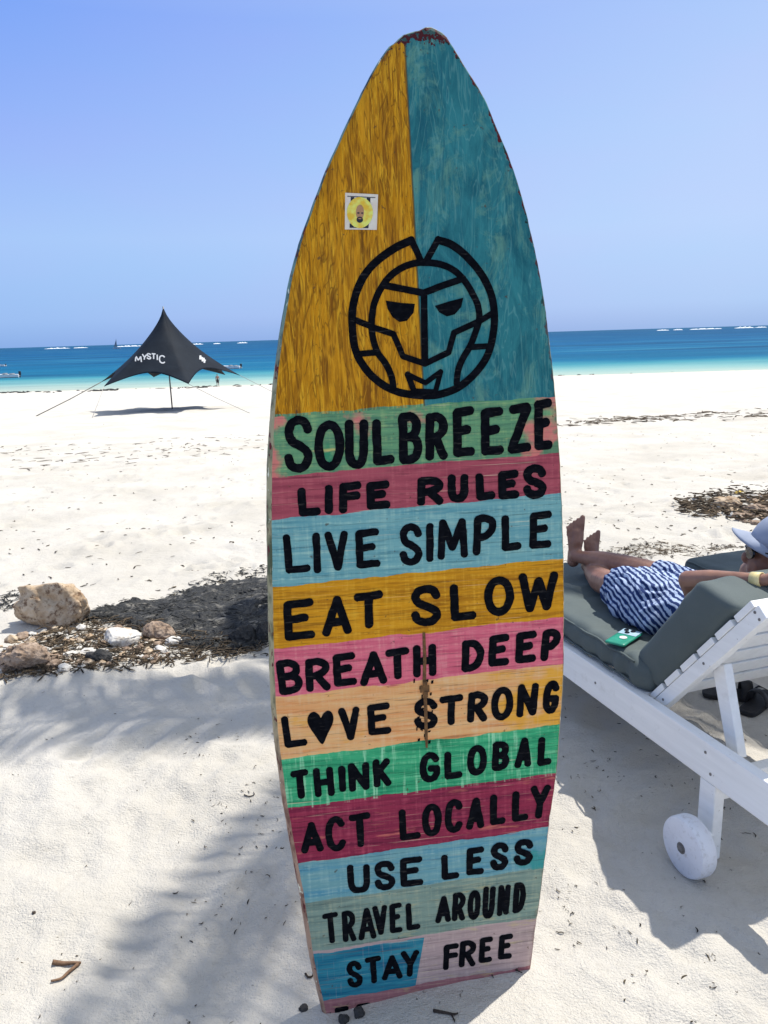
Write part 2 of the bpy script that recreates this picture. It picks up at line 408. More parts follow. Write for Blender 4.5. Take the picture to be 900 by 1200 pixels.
# where the painted bands meet: pixel pairs (left end, right end)
BANDS = [(322, 489, 650, 464), (318, 561, 655, 530), (317, 609, 657, 582), (319, 690, 659, 661), (321, 763, 659, 729), (325, 818, 659, 782), (329.5, 891, 657, 849), (338, 950, 650, 908),
         (350.7, 1014, 644, 972), (359, 1060, 638, 1018), (372, 1116, 631, 1080), (386, 1172, 622, 1132)]
SL = math.tan(R(2.0))
BY = []
for (a, b, c, d) in BANDS:
    A = B2(a, b); C = B2(c, d); m = (A + C) / 2; BY.append(m.y - SL * m.x)
BL = (.78, .88, 1.03)         # open shade beneath the bright sky: how much light reaches the painted face
def P(r, g, b): return tuple(min(c / l, .85) for c, l in zip(lin((r, g, b)), BL))
def board_material():
    t = NT('painted_board'); v = t.coord('Object'); s = t.sep(v); X, Y = s[0], s[1]
    wob = t.math('MULTIPLY', t.math('SUBTRACT', t.noise(t.mapv(v, (9, 9, 1)), 1, 4, .6), .5), .020)
    T = t.math('ADD', t.math('SUBTRACT', Y, t.math('MULTIPLY', X, SL)), wob)
    LO, HI = -.1, 2.2
    tn = t.math('DIVIDE', t.math('SUBTRACT', T, LO), HI - LO)
    pos = [(y - LO) / (HI - LO) for y in BY]
    base = [((188, 134, 12)), (96, 150, 112), (158, 76, 92), (110, 166, 174), (196, 142, 22), (206, 108, 130), (226, 172, 120), (58, 168, 122), (134, 42, 72), (102, 154, 166), (120, 148, 142), (170, 154, 158), (150, 108, 116)]
    dark = [((122, 78, 6)), (70, 118, 98), (134, 58, 76), (84, 146, 162), (150, 100, 10), (184, 80, 108), (206, 144, 92), (22, 128, 92), (100, 24, 58), (78, 142, 170), (96, 124, 122), (150, 138, 142), (128, 84, 96)]
    lite = [((218, 166, 38)), (140, 178, 124), (176, 96, 108), (150, 194, 190), (216, 168, 50), (222, 146, 152), (232, 186, 148), (118, 200, 158), (164, 70, 96), (140, 182, 186), (152, 168, 150), (186, 174, 174), (168, 128, 132)]
    def rmp(cols):
        st = [(0.0, P(*cols[-1]))]
        for i in range(len(pos) - 1, -1, -1): st.append((pos[i], P(*cols[i])))
        return t.ramp(tn, st, 'CONSTANT')
    # brush marks: mostly level on the bands, upright on the nose
    hz = t.noise(t.mapv(v, (5, 70, 1), rot=(0, 0, R(-2))), 1, 5, .65, .3); vt = t.noise(t.mapv(v, (95, 7, 1)), 1, 4, .6, .2)
    hz2 = t.noise(t.mapv(v, (9, 150, 1), loc=(3, 1, 0), rot=(0, 0, R(-2))), 1, 4, .7)
    up = t.noise(t.mapv(v, (44, 4.2, 1)), 1, 6, .66, 1.8); up2 = t.noise(t.mapv(v, (125, 10, 1), rot=(0, 0, R(5))), 1, 5, .7, 1.4)
    blot = t.noise(t.mapv(v, (6, 7, 1)), 1, 5, .6)
    isTop = t.math('GREATER_THAN', tn, pos[0])
    d1 = t.mix(isTop, t.rng(hz, .34, .56), t.rng(up, .36, .58))
    l1 = t.mix(isTop, t.rng(t.math('ADD', t.math('MULTIPLY', hz2, .6), t.math('MULTIPLY', vt, .4)), .50, .66, 0, .9), t.rng(up2, .50, .64, 0, .9))
    c = t.mix(d1, rmp(dark), rmp(base)); c = t.mix(l1, c, rmp(lite))
    # the teal half of the nose
    s0, s1 = B2(474, 44), B2(497, 470)
    sx = t.math('ADD', s1.x, t.math('MULTIPLY', t.math('SUBTRACT', Y, s1.y), (s0.x - s1.x) / (s0.y - s1.y)))
    right = t.math('MULTIPLY', isTop, t.math('GREATER_THAN', t.math('SUBTRACT', X, sx), t.math('MULTIPLY', t.math('SUBTRACT', t.noise(t.mapv(v, (1, 14, 1)), 1, 3), .5), .006)))
    teal = t.mix(t.rng(t.noise(t.mapv(v, (15, 7.0, 1), rot=(0, 0, R(12))), 1, 7, .72, .9), .36, .62), P(22, 90, 104), P(46, 124, 134))
    teal = t.mix(t.rng(t.noise(t.mapv(v, (12, 8, 1), loc=(5, 2, 0), rot=(0, 0, R(20))), 1, 7, .74, .8), .50, .62, 0, .75), teal, P(92, 144, 132))
    teal = t.mix(t.rng(up2, .56, .70, 0, .45), teal, P(76, 146, 150)); teal = t.mix(t.rng(up, .32, .44, .45, 0), teal, P(12, 80, 104))
    thin = t.noise(t.mapv(v, (170, 8, 1), loc=(2, 8, 0), rot=(0, 0, R(-3))), 1, 5, .72, 1.6)
    c = t.mix(t.math('MULTIPLY', isTop, t.rng(thin, .54, .64, 0, .75)), c, P(92, 58, 4))
    sw1 = t.noise(t.mapv(v, (15, 2.6, 1), rot=(0, 0, R(-4))), 1, 3, .55, .7); sw2 = t.noise(t.mapv(v, (22, 3.4, 1), loc=(4, 2, 0), rot=(0, 0, R(5))), 1, 3, .55, .9)
    def contour(n, k, w): return t.rng(t.math('ABSOLUTE', t.math('SUBTRACT', t.math('FRACT', t.math('MULTIPLY', n, k)), .5)), 0.0, w, 1, 0)
    c = t.mix(t.math('MULTIPLY', isTop, t.math('MULTIPLY', contour(sw1, 9, .13), .55)), c, P(206, 152, 30))
    c = t.mix(t.math('MULTIPLY', isTop, t.math('MULTIPLY', contour(sw2, 8, .10), .70)), c, P(98, 64, 6))
    teal = t.mix(t.math('MULTIPLY', contour(sw2, 7, .12), .30), teal, P(110, 168, 166)); teal = t.mix(t.math('MULTIPLY', contour(sw1, 7, .12), .35), teal, P(14, 82, 100))
    c = t.mix(right, c, teal)
    seam = t.rng(t.math('ABSOLUTE', t.math('SUBTRACT', X, sx)), .0012, .0026, .75, 0)
    c = t.mix(t.math('MULTIPLY', seam, isTop), c, P(70, 66, 40))
    def band(i): return t.math('MULTIPLY', t.math('LESS_THAN', tn, pos[i]), t.math('GREATER_THAN', tn, pos[i + 1]))
    def patch(c, msk, col, lo, hi, n, amt=.85): return t.mix(t.math('MULTIPLY', msk, t.rng(n, lo, hi, 0, amt)), c, P(*col))
    ax = t.math('ABSOLUTE', X)
    edge = t.rng(ax, .20, .31, 0, .22)
    c = patch(c, band(0), (206, 116, 116), .60, .68, t.math('ADD', blot, edge))                 # pink showing through the green
    c = patch(c, band(0), (40, 132, 100), .62, .68, t.math('ADD', t.noise(t.mapv(v, (13, 10, 1), loc=(1, 6, 0)), 1, 4), t.math('MULTIPLY', edge, .6)))
    c = patch(c, band(0), (214, 200, 120), .64, .72, t.noise(t.mapv(v, (8, 30, 1), loc=(4, 6, 0)), 1, 4))
    ex = t.rng(X, .05, .30, 0, .16)
    c = patch(c, band(5), (214, 160, 44), .58, .68, t.math('ADD', t.noise(t.mapv(v, (7, 12, 1), loc=(2, 9, 0)), 1, 5), ex))
    c = patch(c, band(4), (170, 56, 98), .60, .67, t.noise(t.mapv(v, (6, 40, 1), loc=(2, 3, 0)), 1, 4), .7)
    c = patch(c, band(7), (206, 130, 110), .60, .70, t.noise(t.mapv(v, (8, 45, 1), loc=(8, 3, 0)), 1, 4), .6)
    c = patch(c, band(8), (30, 138, 140), .60, .68, t.math('ADD', t.noise(t.mapv(v, (9, 12, 1), loc=(1, 1, 0)), 1, 4), t.math('MULTIPLY', edge, .5)), .8)
    c = patch(c, band(6), (150, 216, 180), .56, .68, vt, .7)
    c = patch(c, t.math('LESS_THAN', tn, pos[9]), (186, 178, 128), .60, .70, t.noise(t.mapv(v, (12, 60, 1), loc=(4, 4, 0)), 1, 4), .5)
    # STAY sits on a teal block
    q0, q1 = B2(497, 1100), B2(487, 1155)
    qx = t.math('ADD', q1.x, t.math('MULTIPLY', t.math('SUBTRACT', Y, q1.y), (q0.x - q1.x) / (q0.y - q1.y)))
    stay = t.math('MULTIPLY', band(10), t.math('LESS_THAN', X, qx))
    c = t.mix(stay, c, t.mix(t.rng(hz, .36, .6), P(14, 98, 132), P(52, 138, 160)))
    # thin scratches, rubbed spots and grain
    dkl = t.noise(t.mapv(v, (6, 190, 1), rot=(0, 0, R(-2)), loc=(2, 5, 0)), 1, 4, .72, .2)
    c = t.mix(t.math('MULTIPLY', t.math('SUBTRACT', 1.0, isTop), t.rng(dkl, .55, .66, 0, .65)), c, rmp([tuple(int(q * .62) for q in d_) for d_ in dark]))
    weave = t.noise(t.mapv(v, (150, 10, 1), loc=(8, 5, 0)), 1, 3, .6)
    c = t.mix(t.math('MULTIPLY', t.math('SUBTRACT', 1.0, isTop), t.rng(weave, .58, .70, 0, .22)), c, rmp(lite))
    scr = t.rng(t.noise(t.mapv(v, (3, 210, 1), rot=(0, 0, R(-2)), loc=(7, 0, 0)), 1, 3, .7), .63, .69, 0, .45)
    c = t.mix(t.math('MULTIPLY', scr, t.math('SUBTRACT', 1.0, isTop)), c, P(220, 204, 176))
    spots = t.rng(t.noise(t.mapv(v, (60, 60, 1)), 1, 3, .6), .67, .72, 0, .7)
    c = t.mix(spots, c, P(72, 58, 44))
    # chipped rim near the nose
    at = t.n('ShaderNodeAttribute', attribute_name='rim'); rim = at.outputs['Fac']
    chip = t.math('MULTIPLY', t.math('GREATER_THAN', t.math('ADD', t.math('MULTIPLY', rim, .42), t.noise(t.mapv(v, (46, 40, 1)), 1, 4, .6)), .885), t.math('MULTIPLY', t.rng(Y, 1.2, 1.75, .2, 1), t.rng(X, -.06, .0, .0, 1)))
    c = t.mix(chip, c, t.mix(t.math('GREATER_THAN', t.noise(t.mapv(v, (70, 70, 1), loc=(3, 3, 0)), 1, 2), .55), P(84, 22, 30), P(26, 44, 44)))
    nose = t.math('GREATER_THAN', t.math('ADD', t.rng(Y, TOPY - .055, TOPY - .004, 0, .55), t.noise(t.mapv(v, (70, 55, 1), loc=(9, 2, 0)), 1, 4, .65)), .83)
    c = t.mix(nose, c, t.mix(t.math('GREATER_THAN', t.noise(t.mapv(v, (80, 80, 1), loc=(1, 3, 0)), 1, 2), .52), P(70, 22, 28), t.mix(t.noise(v, 120, 2), P(14, 30, 34), P(70, 110, 110))))
    h = t.math('ADD', t.mix(isTop, hz2, up2), t.math('MULTIPLY', vt, .5))
    t.bump(h, .35, .0012)
    return t.set(c, t.rng(blot, .3, .7, .55, .75), .18)
def rim_material():
    t = NT('worn_board_rim'); v = t.coord('Object'); s = t.sep(v)
    n = t.noise(t.mapv(v, (30, 12, 30)), 1, 5, .6); n2 = t.noise(t.mapv(v, (60, 26, 60), loc=(4, 4, 4)), 1, 4, .6)
    up = t.mix(t.rng(n, .42, .55), P(28, 60, 74), P(96, 132, 130))
    mid = t.mix(t.rng(n, .42, .56), P(70, 82, 62), P(150, 150, 124))
    low = t.mix(t.rng(n, .42, .56), P(108, 80, 72), P(158, 136, 122))
    c = t.mix(t.rng(s[1], .45, .80, 0, 1, True), low, mid); c = t.mix(t.rng(s[1], 1.35, 1.6, 0, 1, True), c, up)
    c = t.mix(t.rng(n2, .58, .63), c, P(80, 20, 30)); c = t.mix(t.rng(n2, .36, .32), c, P(226, 226, 214))
    t.bump(n2, .4, .002)
    return t.set(c, .6, .3)
MB_FACE, MB_RIM = board_material(), rim_material()
def board_body():
    n = len(OUT)
    rings = [(-.016, 0.0), (0.0, -0.0006), (.0045, -.003), (.0085, -.009), (.0105, -.018), (.0095, -.028), (.005, -.037), (-.004, -.042)]
    vs = []; fs = []; mi = []; rim = []
    for k, (o, z) in enumerate(rings):
        for i in range(n):
            side = (0.45 + .65 * min(max((1.75 - OUT[i].y) / .5, 0), 1)) if OUT[i].x < .05 else 0.40
            off = o * (side if o > 0 else 1)
            p = OUT[i] + NRM[i] * off; vs.append((p.x, p.y, z)); rim.append(0.0 if k == 0 else 1.0)
    for k in range(len(rings) - 1):
        for i in range(n - 1):
            a = k * n + i; fs.append((a, a + 1, a + n + 1, a + n)); mi.append(0 if k == 0 else 1)
    fs.append(tuple(range(n))); mi.append(0)
    b = (len(rings) - 1) * n; fs.append(tuple(range(b + n - 1, b - 1, -1))); mi.append(1)
    foot = [k * n for k in range(len(rings))] + [k * n + n - 1 for k in reversed(range(len(rings)))]
    fs.append(tuple(foot)); mi.append(1)
    me = bpy.data.meshes.new('board_body'); me.from_pydata(vs, [], fs); me.materials.append(MB_FACE); me.materials.append(MB_RIM)
    me.polygons.foreach_set('material_index', mi)
    at = me.attributes.new('rim', 'FLOAT', 'POINT'); at.data.foreach_set('value', rim)
    bm = bmesh.new(); bm.from_mesh(me); bmesh.ops.recalc_face_normals(bm, faces=bm.faces); bm.to_mesh(me); bm.free()
    for p in me.polygons: p.use_smooth = len(p.vertices) == 4
    o = bpy.data.objects.new('board_body', me); COL.objects.link(o); o.parent = board
board_body()

# ---- a brush-stroke alphabet: polylines in a unit box ('c' = smooth curve, 'l' = straight segments)
GLYPH = {
 'S': [('c', [(.95, .80), (.80, .95), (.50, 1.0), (.16, .93), (.03, .75), (.18, .57), (.55, .47), (.90, .34), (.97, .20), (.78, .04), (.45, 0), (.15, .06), (.02, .22)])],
 'O': [('o', [(.5, 1), (.15, .87), (0, .5), (.15, .13), (.5, 0), (.85, .13), (1, .5), (.85, .87)])],
 'U': [('c', [(0, 1), (.01, .6), (.03, .25), (.2, .04), (.5, 0), (.8, .05), (.97, .27), (.99, .6), (1, 1)])],
 'L': [('l', [(.05, 1), (.12, .02)]), ('l', [(.12, .02), (1, .05)])],
 'B': [('l', [(.03, 1), (.10, 0)]), ('c', [(.03, 1), (.55, 1), (.88, .87), (.86, .66), (.55, .54), (.12, .52)]), ('c', [(.5, .54), (.88, .44), (1, .26), (.86, .08), (.5, 0), (.10, 0)])],
 'R': [('l', [(.06, 1), (.04, 0)]), ('c', [(.06, .97), (.55, 1), (.95, .86), (.94, .66), (.6, .51), (.08, .45)]), ('l', [(.45, .48), (1, 0)])],
 'E': [('l', [(.05, .97), (.08, .02)]), ('l', [(.06, .97), (.95, 1)]), ('l', [(.06, .52), (.75, .56)]), ('l', [(.08, .03), (1, .04)])],
 'Z': [('l', [(.08, .96), (.97, 1)]), ('l', [(.97, .98), (.0, .03)]), ('l', [(0, .03), (1, .06)])],
 'I': [('l', [(.45, 1), (.55, 0)])],
 'F': [('l', [(.10, .97), (.08, 0)]), ('l', [(.10, .97), (1, 1)]), ('l', [(.10, .54), (.95, .57)])],
 'V': [('l', [(0, 1), (.55, 0)]), ('l', [(.55, 0), (1, 1)])],
 'M': [('l', [(.05, 1), (0, 0)]), ('l', [(.05, 1), (.48, .25)]), ('l', [(.48, .25), (.88, 1)]), ('l', [(.88, 1), (1, .02)])],
 'P': [('l', [(.08, .97), (.05, 0)]), ('c', [(.08, .97), (.55, 1), (.98, .88), (.98, .66), (.6, .47), (.10, .42)])],
 'A': [('l', [(.52, 1), (0, .0)]), ('l', [(.52, 1), (1, .02)]), ('l', [(.20, .30), (.82, .31)])],
 'T': [('l', [(0, .96), (1, 1)]), ('l', [(.50, .96), (.52, 0)])],
 'W': [('l', [(0, 1), (.25, 0)]), ('l', [(.25, 0), (.52, .85)]), ('l', [(.52, .85), (.78, .03)]), ('l', [(.78, .03), (1, 1)])],
 'H': [('l', [(.03, 1), (.06, 0)]), ('l', [(.95, 1), (.97, 0)]), ('l', [(.06, .48), (.95, .50)])],
 'D': [('l', [(.05, 1), (.06, 0)]), ('c', [(.05, .99), (.6, .97), (.95, .73), (1, .48), (.86, .18), (.5, .02), (.06, 0)])],
 'N': [('l', [(.02, 1), (.05, 0)]), ('l', [(.02, 1), (.93, .03)]), ('l', [(.93, .03), (.97, 1)])],
 'G': [('c', [(.92, .84), (.72, .98), (.42, 1), (.14, .84), (.02, .5), (.12, .16), (.45, 0), (.78, .05), (.97, .24), (.98, .46)]), ('l', [(.98, .45), (.56, .45)])],
 'K': [('l', [(.06, 1), (.10, 0)]), ('l', [(.92, 1), (.12, .48)]), ('l', [(.32, .58), (1, .02)])],
 'C': [('c', [(.95, .84), (.75, .98), (.45, 1), (.14, .85), (.02, .5), (.14, .15), (.45, 0), (.80, .06), (.98, .20)])],
 'Y': [('l', [(0, 1), (.50, .48)]), ('l', [(1, 1), (.52, .46)]), ('l', [(.52, .48), (.46, 0)])],
}
class Ink:
    """flat painted strokes in the board's plane"""
    def __init__(s, z0=.0009): s.mb = MB(); s.z = z0; s.k = 0
    def ribbon(s, pts, hw, closed=False, wob=.11):
        pts = [Vector((p[0], p[1])) for p in pts]; z = s.z + .00006 * s.k; s.k = (s.k + 1) % 9
        out = []
        for a, b in zip(pts, pts[1:] + ([pts[0]] if closed else [])):
            m = max(1, int((b - a).length / .006))
            for j in range(m): out.append(a.lerp(b, j / m))
        if not closed: out.append(pts[-1])
        pts = out; n = len(pts); vs = []; ph = random.random() * 50
        for i, p in enumerate(pts):
            a = pts[(i - 1) % n] if closed else pts[max(i - 1, 0)]; b = pts[(i + 1) % n] if closed else pts[min(i + 1, n - 1)]
            t = (b - a).normalized(); nn = Vector((-t.y, t.x))
            w1 = hw * (1 + wob * float(vnoise(ph + i * .35, 0.5, 1)) + wob * .6 * float(vnoise(ph + i * 1.1, 4.5, 2))); w2 = hw * (1 + wob * float(vnoise(ph + i * .35, 9.5, 1)) + wob * .6 * float(vnoise(ph + i * 1.1, 14.5, 2)))
            q = p + nn * w1; r = p - nn * w2; vs += [(q.x, q.y, z), (r.x, r.y, z)]
        m = n if closed else n - 1
        fs = [(2 * i, 2 * ((i + 1) % n), 2 * ((i + 1) % n) + 1, 2 * i + 1) for i in range(m)]
        s.mb.add(vs, fs)
        if not closed:
            for p, q in ((pts[0], pts[1]), (pts[-1], pts[-2])):
                t = (p - q).normalized(); nn = Vector((-t.y, t.x)); L = []
                for j in range(9):
                    an = math.pi * j / 8 - math.pi / 2; r = hw * (.97 + .08 * random.random())
                    x = p + t * math.cos(an) * r * .9 + nn * math.sin(an) * r; L.append((x.x, x.y, z + .00003))
                s.mb.add(L, [tuple(range(9))])
    def poly(s, pts):
        z = s.z + .00006 * s.k; s.k = (s.k + 1) % 9
        s.mb.add([(p[0], p[1], z) for p in pts], [tuple(range(len(pts)))])
def glyph_strokes(ch, mapf):
    for typ, pts in GLYPH[ch]:
        if typ == 'c': yield [mapf(*p) for p in catmull([Vector(p) for p in pts], 6)], False
        elif typ == 'o': yield [mapf(*p) for p in catmull([Vector(p) for p in pts], 6, True)], True
        else: yield [mapf(*p) for p in pts], False
def ink_mat():
    t = NT('black_sign_paint'); v = t.coord('Object')
    n = t.noise(t.mapv(v, (60, 60, 1)), 1, 4, .6)
    return t.set(t.mix(t.rng(n, .45, .7), t.mix(t.rng(t.noise(t.mapv(v, (24, 170, 1)), 1, 4, .7), .58, .66, 0, .9), (.0035, .004, .006), (.042, .038, .034)), (.008, .009, .012)), .8, .03)
INK = ink_mat()
def px_per_m(px, py): return 1.0 / (B2(px + 1, py) - B2(px, py)).length
def text_line(letters, sw, lean=0.0, slope=-.05, label=None):
    """letters: (char, x0, x1, ytop, ybottom) in photo pixels; sw = stroke width in pixels"""
    ink = Ink()
    for (ch, x0, x1, yt, yb) in letters:
        hw = sw / 2; cx = (x0 + x1) / 2
        ln = lean * (490 - cx) / 160.0
        ax0, ax1, at, ab = x0 + hw, x1 - hw, yt + hw, yb - hw
        half = abs(ln) * (ab - at) / 2
        if ax1 - ax0 > 2.5 * half: ax0 += half; ax1 -= half
        sl = slope * (0.35 if ch in 'SOUCGI' else 1)
        k = abs(sl) * (ax1 - ax0) / 2; at += k * .6; ab -= k * .6
        jit = {i: (random.uniform(-.018, .018), random.uniform(-.018, .018)) for i in range(99)}
        def mapf(u, v):
            y = ab + (at - ab) * v + sl * ((u - .5) * (ax1 - ax0)); x = ax0 + (ax1 - ax0) * u + ln * (y - (at + ab) / 2)
            return B2(x, y)
        hwm = hw / px_per_m(cx, (yt + yb) / 2)
        if ch == '*':
            pts = [(.5, 0), (.24, .30), (.03, .60), (.0, .80), (.10, .95), (.28, 1.0), (.45, .90), (.52, .80), (.62, .92), (.80, 1.0), (.95, .93), (1.0, .76), (.93, .56), (.72, .28)]
            ax0, ax1, at, ab = x0 + 2, x1 - 2, yt + 1, yb
            hp = [mapf(*p) for p in catmull([Vector(p) for p in pts], 4, True)]
            ink.poly([(p.x, p.y) for p in hp]); continue
        for pts, closed in glyph_strokes(ch, mapf): ink.ribbon(pts, hwm, closed)
    o = ink.mb.build('lettering', INK, board)
    if label: o['label'] = label
    return o
TEXT = [
 ('the words SOUL BREEZE', 10.4, 0, [('S',332.4,367,487,554),('O',368,403.6,492.4,552),('U',404,431.6,491,549.6),('L',435,463,490,546.4),('B',466,495,483,544),('R',497.5,525,483,540),('E',529.6,557,476,537),('E',562,591,477,535),('Z',594.5,623,472,533),('E',625,648,467,529)]),
 ('the words LIFE RULES', 9.6, .0, [('L',347.6,376.6,570,606),('I',380.5,390,567.6,603),('F',395.6,424,564,602),('E',428,458,563,598),('R',487.6,520,558,593),('U',524.4,549,555,589),('L',556,581,553.6,587),('E',582.5,609,550.5,586),('S',612.5,641,544,584.5)]),
 ('the words LIVE SIMPLE', 8.8, .05, [('L',330,364.5,624.5,673),('I',366,376.5,623.6,672.4),('V',380,409,621.6,669.6),('E',415,446.4,619,667),('S',467.6,495.5,613,663),('I',499.5,508,612.5,659),('M',512.5,549,607,656),('P',553,581.5,602.5,651),('L',585.6,612.5,602.5,646.5),('E',618.5,648,598.5,644)]),
 ('the words EAT SLOW', 9.8, .02, [('E',330.5,370,701,752),('A',377,412.5,697,746),('T',414,449.6,692,737.6),('S',481,517.6,685,734),('L',525.4,559,683,728.6),('O',567,602.5,675,722),('W',606.7,654,669.5,718)]),
 ('the words BREATH DEEP', 9.0, .08, [('B',322.4,355.6,772,814.4),('R',356,388,770,811),('E',388.4,419,764,805.6),('A',421,454,762,804),('T',451,480.4,758.4,797),('H',483,512,754,794),('D',539.5,567.6,748.7,787.7),('E',570.8,598.2,742.8,782),('E',602,630.3,739,778),('P',632.4,657.3,736.4,775)]),
 ('the words LOVE STRONG with a heart for the O', 8.4, .10, [('L',328,361,837,877),('*',359,393.6,832.4,872),('V',396,423,827.6,868.4),('E',429,459,823,862.4),('S',484.6,513.8,817.6,855),('T',513.8,543.3,813.4,850.7),('R',546.5,572.2,809.6,847),('O',574.4,602.4,804.3,844.4),('N',604,632,800,840.8),('G',634.5,657,797.3,836.6)]),
 ('the words THINK GLOBAL', 8.2, .10, [('T',339.6,364,901,937),('H',366,393,898,934.4),('I',396.4,405.6,896.4,928.4),('N',407,434.4,892.4,928),('K',435.6,459,888,923),('G',491,516.3,881,917.2),('L',519,543,879.2,914),('O',546.5,571.2,872.5,909.2),('B',575,597.8,868.2,903.5),('A',602.4,624.6,863.4,900.3),('L',627.8,648.9,862.3,898.2)]),
 ('the words ACT LOCALLY', 8.2, .08, [('A',351,379.6,962,1000.4),('C',380,406.4,956,998),('T',408,435.6,951.6,993.6),('L',466,493.6,946.4,985.6),('O',494,518,941,980.4),('C',520.4,543,936,976.4),('A',546,568.4,933.6,972.4),('L',572.4,594,929.6,967.6),('L',598,621,925.6,963.6),('Y',619.6,645.6,919,960)]),
 ('the words USE LESS', 7.8, .10, [('U',406.4,434.4,1012,1047),('S',438,464,1008,1043.6),('E',467.6,496.4,1003,1040),('L',515.6,539,1000,1031.6),('E',545,568.4,991.6,1026.4),('S',573.6,597,986.4,1020),('S',601,626,982.4,1014.4)]),
 ('the words TRAVEL AROUND', 6.6, .12, [('T',377,398.7,1068.4,1106),('R',399.6,417.9,1066.3,1104),('A',418.6,441.3,1062.8,1101.9),('V',436,454.7,1060,1096),('E',455.6,472,1057.4,1094.2),('L',474.8,492.9,1056.9,1090.7),('A',510,529,1049,1082),('R',529,546,1045,1079.6),('O',547,564,1042.4,1078),('U',564.4,581,1038,1076.4),('N',581.6,599,1036,1073.6),('D',599.6,617.2,1033,1070)]),
 ('the words STAY FREE', 6.8, .14, [('S',405.4,425.7,1125.3,1157.3),('T',427,448,1119.6,1153),('A',446.7,472,1118.2,1148.8),('Y',469.4,491.5,1112.5,1145),('F',518,538,1105,1137),('R',537,558.4,1101,1133.6),('E',560,578.4,1097,1129),('E',582.4,602,1093.6,1125)]),
 ('tops of letters half buried in the sand', 6.4, .14, [('F',390.7,411,1178.4,1212),('F',416,436,1174.5,1208)]),
]
for lab, sw, ln, letters in TEXT:
    words = [[letters[0]]]
    for a_, b_ in zip(letters, letters[1:]):
        if b_[1] - a_[2] > 15 or a_[0] + b_[0] == 'FF': words.append([])
        words[-1].append(b_)
    for wd in words:
        nm = ''.join(q[0] for q in wd).replace('*', 'O')
        text_line(wd, sw, ln, -.09 if wd[0][3] > 700 else -.06, 'the painted word ' + nm if len(nm) > 1 else 'top of a letter half buried in the sand')

# ---- the lion-like mask emblem
def emblem():
    ink = Ink()
    def q(p): return B2(390 + p[0] / 4.286, 215 + p[1] / 4.286)
    def curve(pts, w, sm=True):
        pp = [q(p) for p in pts]; pp = catmull(pp, 6) if sm else pp
        if sm: ink.ribbon(pp, w / 4.286 / 2 / px_per_m(495, 375), False, .05)
        else:
            for a, b in zip(pp, pp[1:]): ink.ribbon([a, b], w / 4.286 / 2 / px_per_m(495, 375), False, .05)
    curve([(395, 285), (300, 332), (200, 410), (135, 505), (101, 620), (98, 720), (112, 830), (160, 925), (235, 1000), (330, 1048), (460, 1066), (550, 1056), (640, 1018), (720, 948), (778, 860), (806, 750), (811, 650), (792, 550), (745, 455), (675, 370), (600, 310), (528, 284)], 38)
    curve([(395, 285), (442, 388)], 32, False); curve([(528, 284), (470, 388)], 32, False)
    curve([(305, 1035), (295, 970), (265, 905), (225, 850), (202, 780), (195, 700), (205, 615), (232, 545), (275, 480), (335, 430), (405, 403), (470, 398), (545, 408), (612, 440), (662, 490), (702, 555), (728, 615), (735, 680), (715, 750), (690, 815), (650, 885), (628, 945), (622, 1005)], 33)
    curve([(262, 513), (350, 530), (455, 550)], 33, False); curve([(455, 550), (560, 510), (655, 478)], 33, False)
    curve([(457, 550), (462, 905)], 34, False)
    curve([(110, 685), (200, 722), (305, 757), (352, 868), (462, 906)], 30, False)
    curve([(462, 906), (582, 848), (608, 750), (735, 692), (805, 650)], 30, False)
    curve([(125, 857), (210, 850)], 30, False); curve([(690, 822), (775, 818)], 30, False)
    for e in ([(265, 588), (340, 600), (412, 605), (405, 650), (372, 690), (335, 696), (300, 672), (275, 630)], [(512, 615), (585, 592), (655, 574), (645, 620), (612, 658), (572, 668), (535, 648)]):
        ink.poly([(p.x, p.y) for p in (q(k) for k in e)])
    curve([(375, 958), (465, 1002), (542, 945), (515, 1045)], 26, False); curve([(375, 958), (408, 1045)], 30, False); curve([(400, 1040), (520, 1045)], 22, False)
    ink.mb.build('mask_emblem', INK, board)
emblem()

